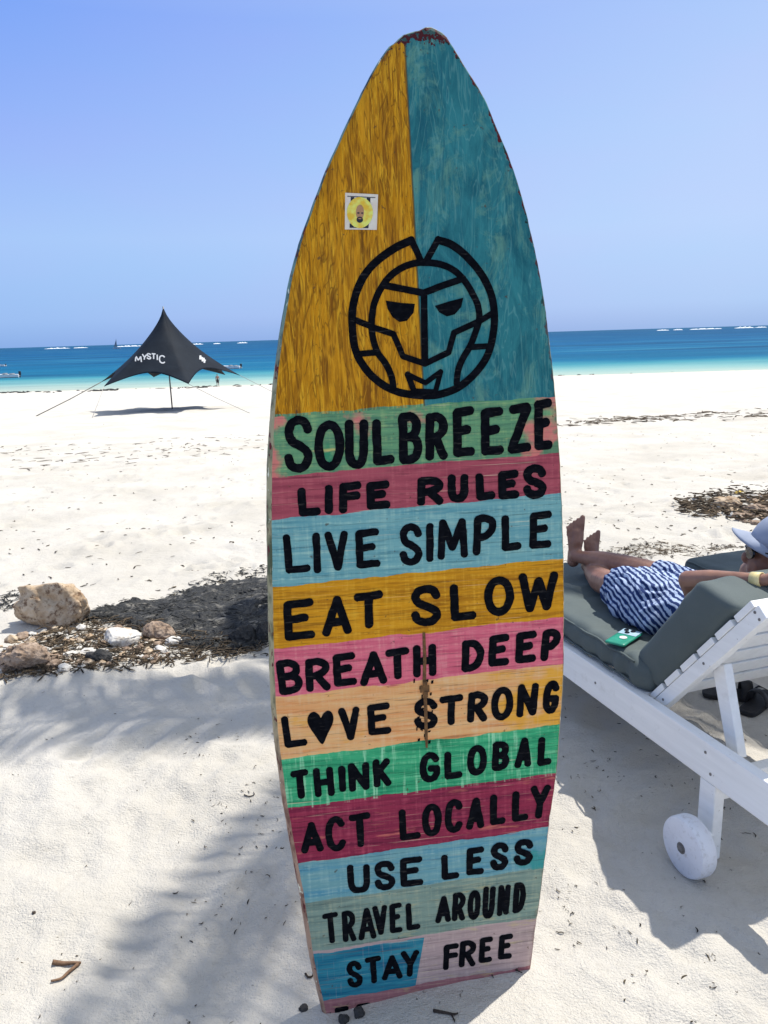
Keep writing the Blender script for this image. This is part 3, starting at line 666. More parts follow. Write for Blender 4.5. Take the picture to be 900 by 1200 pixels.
def flat(name, z, mat, pts, parent=board):
    m = MB(); m.add([(p[0], p[1], z) for p in pts], [tuple(range(len(pts)))]); return m.build(name, mat, parent)
def sticker():
    a, b, c, d = (404.5, 226), (443, 228), (441.5, 269.5), (404, 269)
    def q(u, v):
        x = (a[0] * (1 - u) + b[0] * u) * (1 - v) + (d[0] * (1 - u) + c[0] * u) * v; y = (a[1] * (1 - u) + b[1] * u) * (1 - v) + (d[1] * (1 - u) + c[1] * u) * v
        return B2(x, y)
    wht = simple('sticker_paper', P(206, 200, 190), P(224, 218, 208), 40, .4)
    st = flat('sticker', .0011, wht, [q(0, 0), q(1, 0), q(1, 1), q(0, 1)])
    blk = simple('sticker_black', (.012, .014, .02), (.02, .02, .03), 40, .4)
    for k_, (u0, u1, v0, v1) in enumerate(((.17, .28, .11, .26), (.66, .77, .11, .26), (.15, .28, .84, .95), (.62, .74, .84, .95), (.06, .92, .085, .105), (.15, .74, .935, .955))):
        flat('printed_corner' if k_ < 4 else 'printed_rule', .0014 + .00005 * k_, blk, [q(u0, v0), q(u1, v0), q(u1, v1), q(u0, v1)], st)
    t = NT('sticker_yellow'); v = t.coord(); n = t.noise(v, 60, 3)
    ye = t.set(t.mix(t.rng(n, .4, .62), P(232, 180, 40), P(244, 224, 110)), .4)
    disc = MB(); vs = [q(.46 + .40 * math.cos(2 * math.pi * i / 40), .53 + .43 * math.sin(2 * math.pi * i / 40)) for i in range(40)]
    disc.add([(p.x, p.y, .0019) for p in vs], [tuple(range(40))]); disc.build('disc', ye, st)
    fa = MB()
    def ell(cx, cy, rx, ry, z, mi): fa.add([(p.x, p.y, z) for p in (q(cx + rx * math.cos(2 * math.pi * i / 20), cy + ry * math.sin(2 * math.pi * i / 20)) for i in range(20))], [tuple(range(20))], mi)
    ell(.46, .52, .125, .21, .0023, 0); ell(.46, .73, .10, .085, .0026, 1); ell(.41, .545, .04, .022, .0027, 1); ell(.53, .545, .035, .022, .00275, 1); ell(.46, .70, .05, .015, .0029, 0)
    fa.build('face_print', [simple('print_skin', P(150, 112, 80), P(176, 142, 108), 60, .5), blk], st)
sticker()
def crack():
    m = MB(); pts = [(496.6, 741), (497.6, 770), (497.2, 800), (498.8, 830), (499.2, 855), (500, 876)]; l = []; r = []
    for i, (x, y) in enumerate(pts):
        w = (1.6, 1.9, 2.0, 1.9, 1.8, 1.2)[i]; l.append(B2(x - w, y)); r.append(B2(x + w, y))
    k = len(pts)
    m.add([(p.x, p.y, .0018) for p in l] + [(p.x, p.y, .0018) for p in r] + [(p.x, p.y, .0001) for p in l] + [(p.x, p.y, .0001) for p in r],
          [(i, i + 1, k + i + 1, k + i) for i in range(k - 1)] + [(i, i + 1, 2 * k + i + 1, 2 * k + i) for i in range(k - 1)] + [(k + i, k + i + 1, 3 * k + i + 1, 3 * k + i) for i in range(k - 1)])
    for (x, y, w, h) in ((497.5, 807, 5.5, 3.2), (498, 801, 2.6, 3), (498.6, 813, 2.6, 3)):
        a = B2(x - w, y - h); b = B2(x + w, y + h); m.box((a.x, b.y, .0002), (b.x, a.y, .0024 + .0001 * len(m.f)))
    m.build('split_in_wood', simple('bare_split_wood', P(66, 48, 30), P(118, 88, 52), 90, .8), board)
    f = MB()
    for i in range(34):
        x = 498 + random.gauss(0, 7); y = random.uniform(795, 872); a = B2(x, y); w = random.uniform(.0012, .0035); h = random.uniform(.001, .006)
        f.add([(a.x - w, a.y - h, .0013), (a.x + w * .7, a.y - h * .8, .0013), (a.x + w, a.y + h, .0013), (a.x - w * .8, a.y + h * .7, .0013)], [(0, 1, 2, 3)])
    f.build('paint_drips', INK, board)
crack()

# ------------------------------------------------------------------ sun lounger
LA = Vector((0.65712491, 2.66756523, 0)); LU = Vector((0.31576973, -0.94883585, 0)); LV = Vector((0.94883585, 0.31576973, 0))
LRZ = math.atan2(LU.y, LU.x)
def LW(s, v, z): return LA + LU * s + LV * v + Vector((0, 0, z))
def rbox(nx, ny, nz, a, b, r, fn=None):
    """rounded box as a grid: a,b corners, r radius; fn displaces points"""
    bm = bmesh.new(); a = Vector(a); b = Vector(b); c = (a + b) / 2; h = (b - a) / 2
    idx = {}
    def V(i, j, k):
        key = (i, j, k)
        if key not in idx:
            p = Vector((-h.x + 2 * h.x * i / nx, -h.y + 2 * h.y * j / ny, -h.z + 2 * h.z * k / nz))
            q = Vector([max(-h[t] + r, min(h[t] - r, p[t])) for t in range(3)])
            d = p - q
            if d.length > 1e-9:
                m = max(abs(d.x), abs(d.y), abs(d.z)); d = d.normalized() * min(r, m) if True else d
                p = q + d
            idx[key] = bm.verts.new(c + p)
        return idx[key]
    for i in range(nx):
        for j in range(ny):
            bm.faces.new((V(i, j, nz), V(i + 1, j, nz), V(i + 1, j + 1, nz), V(i, j + 1, nz))); bm.faces.new((V(i, j, 0), V(i, j + 1, 0), V(i + 1, j + 1, 0), V(i + 1, j, 0)))
    for i in range(nx):
        for k in range(nz):
            bm.faces.new((V(i, 0, k), V(i + 1, 0, k), V(i + 1, 0, k + 1), V(i, 0, k + 1))); bm.faces.new((V(i, ny, k), V(i, ny, k + 1), V(i + 1, ny, k + 1), V(i + 1, ny, k)))
    for j in range(ny):
        for k in range(nz):
            bm.faces.new((V(0, j, k), V(0, j, k + 1), V(0, j + 1, k + 1), V(0, j + 1, k))); bm.faces.new((V(nx, j, k), V(nx, j + 1, k), V(nx, j + 1, k + 1), V(nx, j, k + 1)))
    if fn:
        bm.normal_update(); new = [fn(v.co.copy(), v.normal.copy()) for v in bm.verts]
        for v, p in zip(bm.verts, new): v.co = p
    return bm
def link_bm(bm, name, mat, parent=None, smooth=True):
    me = bpy.data.meshes.new(name); bmesh.ops.recalc_face_normals(bm, faces=bm.faces); bm.to_mesh(me); bm.free(); me.materials.append(mat)
    if smooth: me.polygons.foreach_set('use_smooth', [True] * len(me.polygons))
    o = bpy.data.objects.new(name, me); COL.objects.link(o); o.parent = parent; return o

def white_wood():
    t = NT('white_painted_wood'); v = t.coord()
    g = t.noise(t.mapv(v, (3, 40, 40)), 1, 5, .6); d = t.noise(v, 9, 5, .6)
    c = t.mix(t.rng(g, .35, .7), (.80, .80, .78), (.88, .88, .86)); c = t.mix(t.rng(d, .60, .78, 0, .5), c, (.46, .43, .38))
    c = t.mix(t.rng(t.noise(v, 60, 3, .7), .68, .74, 0, .6), c, (.30, .26, .22))
    t.bump(g, .15, .002); return t.set(c, .45, .35)
def cushion_mat():
    t = NT('teal_canvas'); v = t.coord()
    n = t.noise(v, 5, 4); w = t.noise(v, 700, 2)
    c = t.mix(t.rng(n, .3, .7), (.066, .086, .088), (.092, .116, .116)); c = t.mix(t.rng(w, .4, .7, 0, .3), c, (.13, .155, .155))
    h = t.math('ADD', t.math('MULTIPLY', w, .25), t.noise(t.mapv(v, (7, 16, 7)), 1, 4, .5))
    t.bump(h, .30, .010); return t.set(c, .75, .3)
WHITE, CANVAS = white_wood(), cushion_mat()
STEEL = simple('dull_bolt', (.10, .10, .10), (.22, .20, .18), 60, .45)

def make_lounger():
    root = empty('sun_lounger', LA, LRZ)
    S0, S1 = -.70, 1.06; W = .63
    for v0 in (0, W - .035):
        m = MB(); m.box((S0, v0, .24), (S1, v0 + .035, .358)); m.build('rail', WHITE, root, bevel=.004)
    m = MB(); m.box((S0 - .03, 0, .238), (S0 - .0005, W, .356)); m.build('foot_board', WHITE, root, bevel=.004)
    m = MB(); m.box((S1 + .0005, 0, .242), (S1 + .03, W, .355)); m.build('head_board', WHITE, root, bevel=.004)
    for (sa, z0) in ((.722, .03), (-.58, 0.0)):
        for v0 in (.0365, W - .0365 - .034):
            m = MB(); m.box((sa, v0 - (.034 if v0 < .1 else -.034), z0 - .03), (sa + .062, v0 - (.034 if v0 < .1 else -.034) + .036, .2385)); m.build('leg', WHITE, root, bevel=.004)
    m = MB(); m.box((.712, .040, .165), (.752, W - .040, .235)); m.build('crossbar', WHITE, root, bevel=.003)
    for v0, vo in ((-.112, 1), (W + .055, -1)):
        m = MB(); n = 40; prof = [(.0, 0), (.074, 0), (.082, .004), (.085, .012), (.085, .044), (.081, .052), (.0, .052)]
        vs = []; fs = []
        for (r, y) in prof:
            for j in range(n):
                an = 2 * math.pi * j / n; vs.append((  .795 + r * math.cos(an), v0 + y, .083 + r * math.sin(an)))
        for k in range(len(prof) - 1):
            for j in range(n): fs.append((k * n + j, k * n + (j + 1) % n, (k + 1) * n + (j + 1) % n, (k + 1) * n + j))
        m.add(vs, fs); wh = m.build('wheel', WHEEL, root, smooth=False)
        for p in wh.data.polygons: p.use_smooth = True
        e = wh.modifiers.new('es', 'EDGE_SPLIT'); e.split_angle = R(40)
        yb = v0 - .006 if vo > 0 else v0 + .052
        h = MB(); h.tube([(.795, yb, .083), (.795, yb + .006, .083)], .011, 6); h.build('hub_bolt', STEEL, wh)
        h = MB(); h.tube([(.795, yb + .0045, .083), (.795, yb + .0058, .083)], .016, 20); h.build('washer', STEEL, wh)
        ax = MB(); ya, yc = (v0 + .05, .02) if vo > 0 else (W - .02, v0 + .002)
        ax.tube([(.776, ya, .084), (.776, .01 if vo > 0 else W - .01, .084)], .010, 10); ax.build('axle', WHITE, root)
    # slats under the seat cushion
    for i in range(10):
        s = S0 + .02 + i * .113
        m = MB(); m.box((s, .037, .338), (s + .085, W - .037, .356)); m.build('seat_slat', WHITE, root, bevel=.002)
    # raised backrest: two side bars carrying boards
    h0 = Vector((.425, 0, .350)); d = Vector((.654, 0, .757)).normalized(); nrm = Vector((-d.z, 0, d.x))
    def bk(a, b, v0, v1, t0, t1):
        q = []
        for t in (t0, t1):
            for (l, v) in ((a, v0), (b, v0), (b, v1), (a, v1)): p = h0 + d * l + nrm * t; q.append((p.x, v, p.z))
        return q
    for v0 in (.052, W - .052 - .035):
        m = MB(); m.hexa(bk(.0, .598, v0, v0 + .035, -.062, -.0205)); m.build('backrest_bar', WHITE, root, bevel=.003)
    for l_ in (.05, .30, .575):
        for t_ in (-.052, -.030) if l_ > .5 else (-.041,):
            p_ = h0 + d * l_ + nrm * t_; m = MB(); m.tube([(p_.x, .0505, p_.z), (p_.x, .0525, p_.z)], .0042, 10); m.build('screw', STEEL, root)
    for (s_, z_) in ((.740, .325), (.765, .270), (.20, .30), (-.30, .30)):
        m = MB(); m.tube([(s_, -.0016, z_), (s_, .0006, z_)], .0045, 10); m.build('screw', STEEL, root)
    pitch = .1005
    for i in range(6):
        m = MB(); m.hexa(bk(.0 + i * pitch, .0 + i * pitch + .083, .049, W - .049, -.020, 0)); m.build('backrest_slat', WHITE, root, bevel=.002)
    m = MB(); m.hexa(bk(.575, .600, .0885, W - .0885, -.058, -.0225)); m.build('backrest_top_bar', WHITE, root, bevel=.002)
    for v0 in (.092, W - .092 - .035):
        m = MB(); m.hexa([(.675, v0, .465), (.675, v0 + .035, .465), (.727, v0 + .035, .485), (.727, v0, .485),
                          ] if False else [(.722, v0, .30), (.770, v0, .30), (.770, v0 + .03, .30), (.722, v0 + .03, .30), (.640, v0, .535), (.688, v0, .555), (.688, v0 + .03, .555), (.640, v0 + .03, .535)])
        m.build('backrest_prop', WHITE, root, bevel=.003)
    # cushions
    def fs(p, n):
        k = (p.x + .66) / 1.08
        crease = .012 * math.exp(-((p.x - .40) / .05) ** 2) * (1 if n.z > .2 else .3)
        w = .0075 * n3((p.x * 2.2, p.y * .7, p.z), 6, 2) + .005 * n3(p, 17, 5)
        for (xc, sl_, dp, wd_) in ((.30, .10, .007, .012), (.215, -.06, .006, .014), (.10, .12, .005, .016), (-.20, .05, .004, .02)): w -= dp * math.exp(-((p.x - xc - sl_ * p.y) / wd_) ** 2) * max(0, n.z) * math.exp(-((p.y - .10) / .20) ** 2)
        side = 0.006 * math.sin(p.x * 70 + 9 * p.y) * max(0, -n.y) * math.exp(-((p.x - .33) / .22) ** 2)
        sag = -.010 * math.exp(-(((p.x - .15) / .35) ** 2 + ((p.y - .36) / .22) ** 2)) * (n.z > 0)
        tuft = 0.003 * math.sin(p.x * 38) * math.exp(-((p.x - .25) / .25) ** 2) * max(0, n.z)
        return p + n * (w + side + tuft) + Vector((0, 0, sag - crease))
    link_bm(rbox(130, 48, 8, (-.66, .022, .362), (.445, W - .022, .462), .036, fs), 'seat_cushion', CANVAS, root)
    for z_ in (.374, .448):
        m = MB(); m.tube([(-.63 + .0265 * i, .0235 + .003 * math.sin(i * 1.3), z_ + .002 * math.sin(i * .9) + .0) for i in range(39)], .0042, 6); m.build('piping', CANVAS, root, smooth=True)
    rb, rt, fb, ft = (.462, .372), (.772, .758), (.345, .452), (.600, .796)
    def fb_(p, n):
        u, w_ = p.x, p.z     # unit box: u along the back, w through the thickness
        s = (rb[0] * (1 - u) + rt[0] * u) * (1 - w_) + (fb[0] * (1 - u) + ft[0] * u) * w_
        z = (rb[1] * (1 - u) + rt[1] * u) * (1 - w_) + (fb[1] * (1 - u) + ft[1] * u) * w_
        q = Vector((s, .045 + (W - .075) * p.y, z))
        a = .007 * n3(q, 8, 1) + .005 * n3(q, 19, 4)
        bulge = .010 * math.sin(math.pi * min(max(u, 0), 1)) * math.sin(math.pi * min(max(w_, 0), 1))
        if p.y < .03: q.y -= bulge
        return q + Vector((-.6, 0, .8)) * a
    bm = rbox(40, 36, 8, (0, 0, 0), (1, 1, 1), .0, None)
    # round the unit box with true thickness: ease corners in
    def ease(p):
        def e(t, r): 
            return t
        return p
    for v in bm.verts:
        p = v.co; L = Vector((.62, .56, .13)); r = .03
        h = L / 2; q0 = Vector((p.x * L.x, p.y * L.y, p.z * L.z)) - h
        q = Vector([max(-h[t] + r, min(h[t] - r, q0[t])) for t in range(3)]); dd = q0 - q
        if dd.length > 1e-9: dd = dd.normalized() * min(r, max(abs(dd.x), abs(dd.y), abs(dd.z)))
        q = q + dd + h; v.co = Vector((q.x / L.x, q.y / L.y, q.z / L.z))
    bm.normal_update()
    for v in bm.verts: v.co = fb_(v.co.copy(), v.normal)
    link_bm(bm, 'back_cushion', CANVAS, root)
    return root
def wheel_mat():
    t = NT('white_wheel_plastic'); v = t.coord(); n = t.noise(v, 12, 5, .6); s = t.rng(t.noise(v, 45, 4, .7), .55, .72, 0, .6)
    c = t.mix(s, t.mix(t.rng(n, .3, .7), (.66, .67, .70), (.76, .77, .80)), (.42, .40, .38)); t.bump(n, .1, .003); return t.set(c, .5, .35)
WHEEL = wheel_mat()
lounger = make_lounger()
tag(lounger, 'white wooden sun lounger with teal cushions, carrying the resting person', 'sun lounger', 'sun loungers')
l2 = copy_tree(lounger)
l2.location = LW(.25, .845, .03); l2.rotation_euler.z = LRZ + R(1)
l2['label'] = 'second sun lounger, mostly hidden behind the person with the cap'

# ------------------------------------------------------------------ person lying on the lounger (lounger coordinates: s to the head, v across, z up)
def balls_to_mesh(name, chains, voxel, mat, parent, smooth=6, fn=None, keep=None):
    bm = bmesh.new()
    def ball(c, r, rot=0.0):
        bmesh.ops.create_icosphere(bm, subdivisions=2, radius=1.0, matrix=Matrix.Translation(c) @ Matrix.Rotation(rot, 4, 'Z') @ Matrix.Diagonal((*r, 1)))
    for ch in chains:
        if ch[0] == 'e':
            ball(Vector(ch[1]), ch[2], ch[3] if len(ch) > 3 else 0.0); continue
        pts = ch[1]
        for (p, q) in zip(pts, pts[1:]):
            a, b = Vector(p[:3]), Vector(q[:3]); L = (b - a).length; n = max(2, int(L / (min(p[3], q[3]) * .35)))
            for i in range(n + 1):
                k = i / n; r = p[3] + (q[3] - p[3]) * k; ball(a.lerp(b, k), (r, r, r))
    me = bpy.data.meshes.new(name); bm.to_mesh(me); bm.free()
    o = bpy.data.objects.new(name, me); COL.objects.link(o)
    rm = o.modifiers.new('r', 'REMESH'); rm.mode = 'VOXEL'; rm.voxel_size = voxel
    if smooth: sm = o.modifiers.new('s', 'SMOOTH'); sm.factor = .5; sm.iterations = smooth
    dg = bpy.context.evaluated_depsgraph_get(); me2 = bpy.data.meshes.new_from_object(o.evaluated_get(dg))
    bpy.data.objects.remove(o); bpy.data.meshes.remove(me)
    me2.name = name; me2.materials.clear(); me2.materials.append(mat)
    bm = bmesh.new(); bm.from_mesh(me2)
    if keep:
        dl = [v for v in bm.verts if not keep(v.co)]; bmesh.ops.delete(bm, geom=dl, context='VERTS')
    if fn:
        bm.normal_update(); new = [fn(v.co.copy(), v.normal.copy()) for v in bm.verts]
        for v, p in zip(bm.verts, new): v.co = p
    bm.to_mesh(me2); bm.free()
    me2.polygons.foreach_set('use_smooth', [True] * len(me2.polygons))
    o = bpy.data.objects.new(name, me2); COL.objects.link(o); o.parent = parent; return o
def skin_mat():
    t = NT('brown_skin'); v = t.coord(); n = t.noise(v, 14, 4)
    c = t.mix(t.rng(n, .3, .7), (.200, .096, .066), (.310, .165, .115))
    t.bump(t.noise(v, 160, 3), .12, .002); return t.set(c, .45, .4, **{'Subsurface Weight': .08, 'Subsurface Radius': (.6, .2, .1), 'Subsurface Scale': .02})
def dress_mat():
    t = NT('blue_white_stripes'); v = t.coord(); s = t.sep(v)
    wob = t.noise(t.mapv(v, (6, 6, 6)), 1, 3); wob2 = t.noise(t.mapv(v, (26, 26, 26)), 1, 3)
    k = t.math('ADD', t.math('ADD', t.math('MULTIPLY', s[1], 44), t.math('MULTIPLY', s[2], 32)), t.math('ADD', t.math('MULTIPLY', s[0], 14), t.math('ADD', t.math('MULTIPLY', wob, 3.0), t.math('MULTIPLY', wob2, 1.1))))
    st = t.math('FRACT', k); brk = t.noise(t.mapv(v, (50, 18, 18)), 1, 3)
    white = t.math('MULTIPLY', t.rng(t.math('ABSOLUTE', t.math('SUBTRACT', st, .5)), .20, .28, 1, 0), t.rng(brk, .33, .42, .15, 1))
    c = t.mix(white, (.010, .030, .125), (.40, .49, .66)); c = t.mix(t.math('MULTIPLY', t.rng(st, .0, .12, .8, 0), 1.0), c, (.010, .020, .07))
    t.bump(t.noise(v, 40, 4), .3, .006); return t.set(c, .8, .2)
SKIN = skin_mat()
person = empty('person', LW(.15, .38, 0), LRZ)
def make_person():
    o = Vector((.15, .38, 0))
    def A(p): return (p[0] - o.x, p[1] - o.y, p[2] - o.z) + tuple(p[3:])
    ch = []
    def limb(*pts): ch.append(('c', [A(p) for p in pts]))
    def ell(c, r): ch.append(('e', A(c), r))
    # hips, belly, chest, neck
    ell((.15, .38, .528), (.13, .165, .082)); ell((.25, .385, .542), (.11, .145, .066)); ell((.34, .39, .562), (.10, .145, .060)); ell((.40, .395, .590), (.08, .15, .060))
    limb((.42, .40, .615, .050), (.465, .412, .71, .047))
    # thighs, shins crossed at the ankles: far leg on top
    limb((.12, .46, .530, .076), (-.03, .445, .550, .064), (-.125, .425, .562, .052)); limb((-.125, .425, .563, .050), (-.21, .395, .562, .050), (-.30, .360, .565, .041), (-.40, .325, .556, .029), (-.432, .318, .556, .030))
    limb((.12, .29, .530, .082), (-.02, .27, .538, .068), (-.095, .262, .535, .054)); limb((-.095, .262, .535, .052), (-.19, .285, .520, .053), (-.30, .325, .510, .042), (-.39, .362, .505, .030), (-.43, .375, .505, .030))
    # feet: heel, arch, ball, five toes each
    def foot(heel, up, across, lean, sc):
        H = Vector(heel); up = Vector(up).normalized(); ac = Vector(across).normalized()
        sole = up.cross(ac).normalized()
        if sole.x > 0: sole = -sole
        def q(a, b, c, r): p = H + up * a * sc + ac * b * sc + sole * c * sc; return (p.x, p.y, p.z, r * sc)
        ch.append(('c', [A(q(-.010, 0, .012, .030)), A(q(.03, 0, .006, .031)), A(q(.09, .004, -.010, .029)), A(q(.135, .006, -.002, .027))]))
        ch.append(('c', [A(q(.03, 0, -.012, .028)), A(q(.10, .022, -.006, .021)), A(q(.145, .026, .002, .0195))]))
        ch.append(('c', [A(q(.05, -.006, .0, .024)), A(q(.125, -.022, .002, .017))]))
        for (b, l, r) in ((.033, .208, .0130), (.011, .200, .0082), (-.007, .190, .0076), (-.023, .178, .0072), (-.038, .164, .0070)):
            ch.append(('c', [A(q(.125, b * .92, .002, r * 1.1)), A(q((l + .13) / 2 + .006, b, -.006, r)), A(q(l, b * 1.08, .001, r * 1.02))]))
    foot((-.445, .315, .535), (-.10, .08, 1), (.25, 1, .0), 0, .88)
    foot((-.432, .388, .482), (-.28, .22, 1), (.25, 1, .0), 0, .80)
    # near arm: shoulder behind the cushion, elbow out to the side, forearm back to the head
    limb((.415, .275, .605, .046), (.425, .215, .665, .040), (.455, .150, .730, .031)); limb((.455, .150, .732, .031), (.53, .165, .755, .030), (.62, .190, .778, .023), (.685, .212, .792, .018))
    limb((.685, .212, .792, .017), (.715, .235, .803, .021), (.745, .262, .812, .020))
    for (dv, l) in ((-.020, .065), (-.007, .074), (.006, .070), (.019, .058)):
        limb((.745 + dv * .4, .262 + dv * .3, .812 + dv * .4, .0095), (.745 + l * .55, .262 + l * .5, .818 + dv, .0088), (.745 + l * .65, .262 + l * 1.0, .826 + dv, .0078))
    limb((.715, .245, .812, .011), (.728, .275, .832, .0095), (.742, .298, .842, .008))
    # far arm lies along the body
    limb((.40, .520, .600, .044), (.30, .575, .585, .037), (.22, .570, .520, .031)); limb((.22, .570, .520, .030), (.08, .560, .505, .021), (.04, .555, .508, .020))
    for i, l in enumerate((.060, .070, .066, .052)):
        b = -.022 + i * .0145; limb((.03, .555 + b, .506, .0090), (.03 - l * .6, .555 + b * 1.15, .502, .0085), (.03 - l, .553 + b * 1.2, .494, .0075))
    limb((.05, .535, .508, .011), (.015, .522, .503, .009), (-.01, .520, .497, .008))
    # head looking to the sea
    hc = Vector((.535, .432, .815)); TURN = R(50); RM = Matrix.Rotation(TURN, 3, 'Z')
    def he(d, r): ch.append(('e', A(tuple(hc + RM @ Vector(d))), r, TURN))
    he((0, 0, 0), (.088, .074, .092)); he((-.042, 0, -.045), (.056, .055, .062)); he((-.070, 0, -.085), (.028, .030, .022))
    he((-.100, 0, -.030), (.016, .012, .022)); he((-.085, 0, -.012), (.014, .012, .024))
    he((-.088, 0, -.062), (.012, .024, .007)); he((-.087, 0, -.072), (.011, .020, .006))
    for sg in (-1, 1): he((.008, sg * .076, -.022), (.018, .009, .030))
    limb((.455, .410, .72, .048), (.52, .422, .80, .050))
    body = balls_to_mesh('body', ch, .0046, SKIN, person, 3)
    # dress: hips and thighs down to the knees
    d = [('e', A((.15, .385, .530)), (.150, .195, .098)), ('e', A((.25, .388, .543)), (.125, .172, .079)), ('e', A((.34, .392, .563)), (.112, .165, .073)), ('e', A((.40, .395, .590)), (.088, .160, .072)),
         ('c', [A((.12, .465, .532, .094)), A((-.02, .452, .548, .080)), A((-.075, .440, .556, .070))]), ('c', [A((.12, .275, .535, .105)), A((.0, .265, .540, .090)), A((-.06, .262, .540, .078))]),
         ('c', [A((.12, .37, .54, .080)), A((-.06, .36, .552, .058))]), ('c', [A((.20, .235, .510, .07)), A((.04, .232, .507, .068))])]
    def wr(p, n):
        ph = p.y * 70 + p.z * 60 + 14 * float(vnoise(p.x * 9, p.y * 9, 3))
        return p + n * (.0045 * math.sin(ph) + .007 * n3(p, 11, 4) + .004 * n3(p, 26, 2))
    dr = balls_to_mesh('dress', d, .0075, dress_mat(), person, 5, wr, keep=lambda c: c.x > -.205 + .035 * (c.y + .1) and c.z > .455 - 0)
    # cap with a peak
    cap = NT('pale_blue_cap_cloth'); v = cap.coord(); cap.bump(cap.noise(v, 300, 2), .2, .002)
    CAP = cap.set(cap.mix(cap.rng(cap.noise(v, 18, 3), .3, .7), (.24, .28, .37), (.30, .34, .43)), .8, .2)
    c = A(tuple(hc)); hv = Vector(c[:3])
    tilt = RM @ Matrix.Rotation(R(20), 3, 'Y')
    m = MB(); n = 28; rows = 9; vs = []; fs = []
    for k in range(rows + 1):
        el = math.pi / 2 * k / rows
        for j in range(n):
            an = 2 * math.pi * j / n; r = math.cos(el) ** .8; seam = 1 + .012 * (abs(math.sin(an * 3)) < .12)
            p = Vector((.101 * r * math.cos(an) * seam, .088 * r * math.sin(an) * seam, .108 * math.sin(el) ** .9)); vs.append(hv + RM @ Vector((.004, 0, .004)) + tilt @ p)
    for k in range(rows):
        for j in range(n): fs.append((k * n + j, k * n + (j + 1) % n, (k + 1) * n + (j + 1) % n, (k + 1) * n + j))
    m.add(vs, fs); co = m.build('cap', CAP, person, smooth=True); so = co.modifiers.new('so', 'SOLIDIFY'); so.thickness = .003; so.offset = 1
    m = MB(); vs = []; fs = []; nu, nv = 14, 5
    for i in range(nu + 1):
        an = math.pi + (i / nu - .5) * 2.3
        for j in range(nv + 1):
            k = j / nv; ex = (1 - abs(2 * i / nu - 1) ** 3.0) ** .6
            p = Vector((.098 * math.cos(an) - .064 * k * ex, .086 * math.sin(an) * (1 + .05 * k), .008 - .030 * k * abs(2 * i / nu - 1) ** 1.6 - .004 * k))
            vs.append(hv + RM @ Vector((.004, 0, .004)) + tilt @ p)
    for i in range(nu):
        for j in range(nv): a = i * (nv + 1) + j; fs.append((a, a + 1, a + nv + 2, a + nv + 1))
    m.add(vs, fs); pk = m.build('peak', CAP, co, smooth=True); so = pk.modifiers.new('so', 'SOLIDIFY'); so.thickness = .004
    bt = MB(); bt.add(*(lambda q: (q[0], q[1]))(ico(1, .007, hv + tilt @ Vector((.004, 0, .115))))); bt.build('cap_button', CAP, co, smooth=True)
    # sunglasses, hair, bracelet
    DARK = simple('dark_lens', (.006, .006, .007), (.012, .011, .011), 30, .2)
    m = MB()
    for sg in (-1, 1):
        vs = []
        for i in range(16):
            an = 2 * math.pi * i / 16; y = sg * .036 + .029 * math.cos(an); z = .021 * math.sin(an) - .002
            vs.append(hv + RM @ Vector((-.104 + 4.0 * y * y, y, z)))
        vs2 = [q + RM @ Vector((.006, 0, 0)) for q in vs]; k = 16
        m.add(vs + vs2, [tuple(range(16)), tuple(reversed(range(16, 32)))] + [(i, (i + 1) % k, k + (i + 1) % k, k + i) for i in range(k)])
    m.tube([hv + RM @ Vector((-.102, -.012, .004)), hv + RM @ Vector((-.104, 0, .007)), hv + RM @ Vector((-.102, .012, .004))], .003, 6)
    for sg in (-1, 1): m.tube([hv + RM @ Vector((-.086, sg * .062, .008)), hv + RM @ Vector((-.05, sg * .078, .008)), hv + RM @ Vector((.01, sg * .083, .002))], .003, 6)
    m.build('sunglasses', DARK, person, smooth=False)
    HAIR = simple('black_hair', (.008, .006, .005), (.020, .015, .012), 90, .6, .3, .003)
    hc2 = [('e', tuple(hv + RM @ Vector((.022, 0, -.004))), (.083, .080, .094), TURN), ('e', tuple(hv + RM @ Vector((.050, 0, -.060))), (.050, .066, .055), TURN)]
    hr = balls_to_mesh('hair', hc2, .006, HAIR, person, 3, lambda p, n: p + n * .003 * n3(p, 50, 2), keep=lambda c: (RM.transposed() @ (c - hv)).x > -.030)
    YEL = simple('yellow_bracelet_band', (.62, .50, .20), (.74, .62, .32), 60, .5)
    a, b = Vector(A((.655, .202, .786))), Vector(A((.683, .2115, .7915)))
    m = MB(); nn = 20; t = (b - a).normalized(); e1 = t.cross(Vector((0, 0, 1))).normalized(); e2 = e1.cross(t); vs = []; fs = []
    for (pt, r) in ((a, .0195), (a, .0225), (b, .0222), (b, .0190)):
        for j in range(nn): an = 2 * math.pi * j / nn; vs.append(pt + (e1 * math.cos(an) + e2 * math.sin(an)) * r)
    for k in range(4):
        for j in range(nn): fs.append((k * nn + j, k * nn + (j + 1) % nn, ((k + 1) % 4) * nn + (j + 1) % nn, ((k + 1) % 4) * nn + j))
    m.add(vs, fs); m.build('bracelet', YEL, person, smooth=True)
def ico(sub, r, c, sx=1, sy=1, sz=1):
    bm = bmesh.new(); bmesh.ops.create_icosphere(bm, subdivisions=sub, radius=r)
    vs = [Vector(c) + Vector((v.co.x * sx, v.co.y * sy, v.co.z * sz)) for v in bm.verts]; fs = [tuple(v.index for v in f.verts) for f in bm.faces]; bm.free(); return vs, fs
make_person()
tag(person, 'person in blue striped dress and pale cap, lying on the lounger with ankles crossed', 'person')

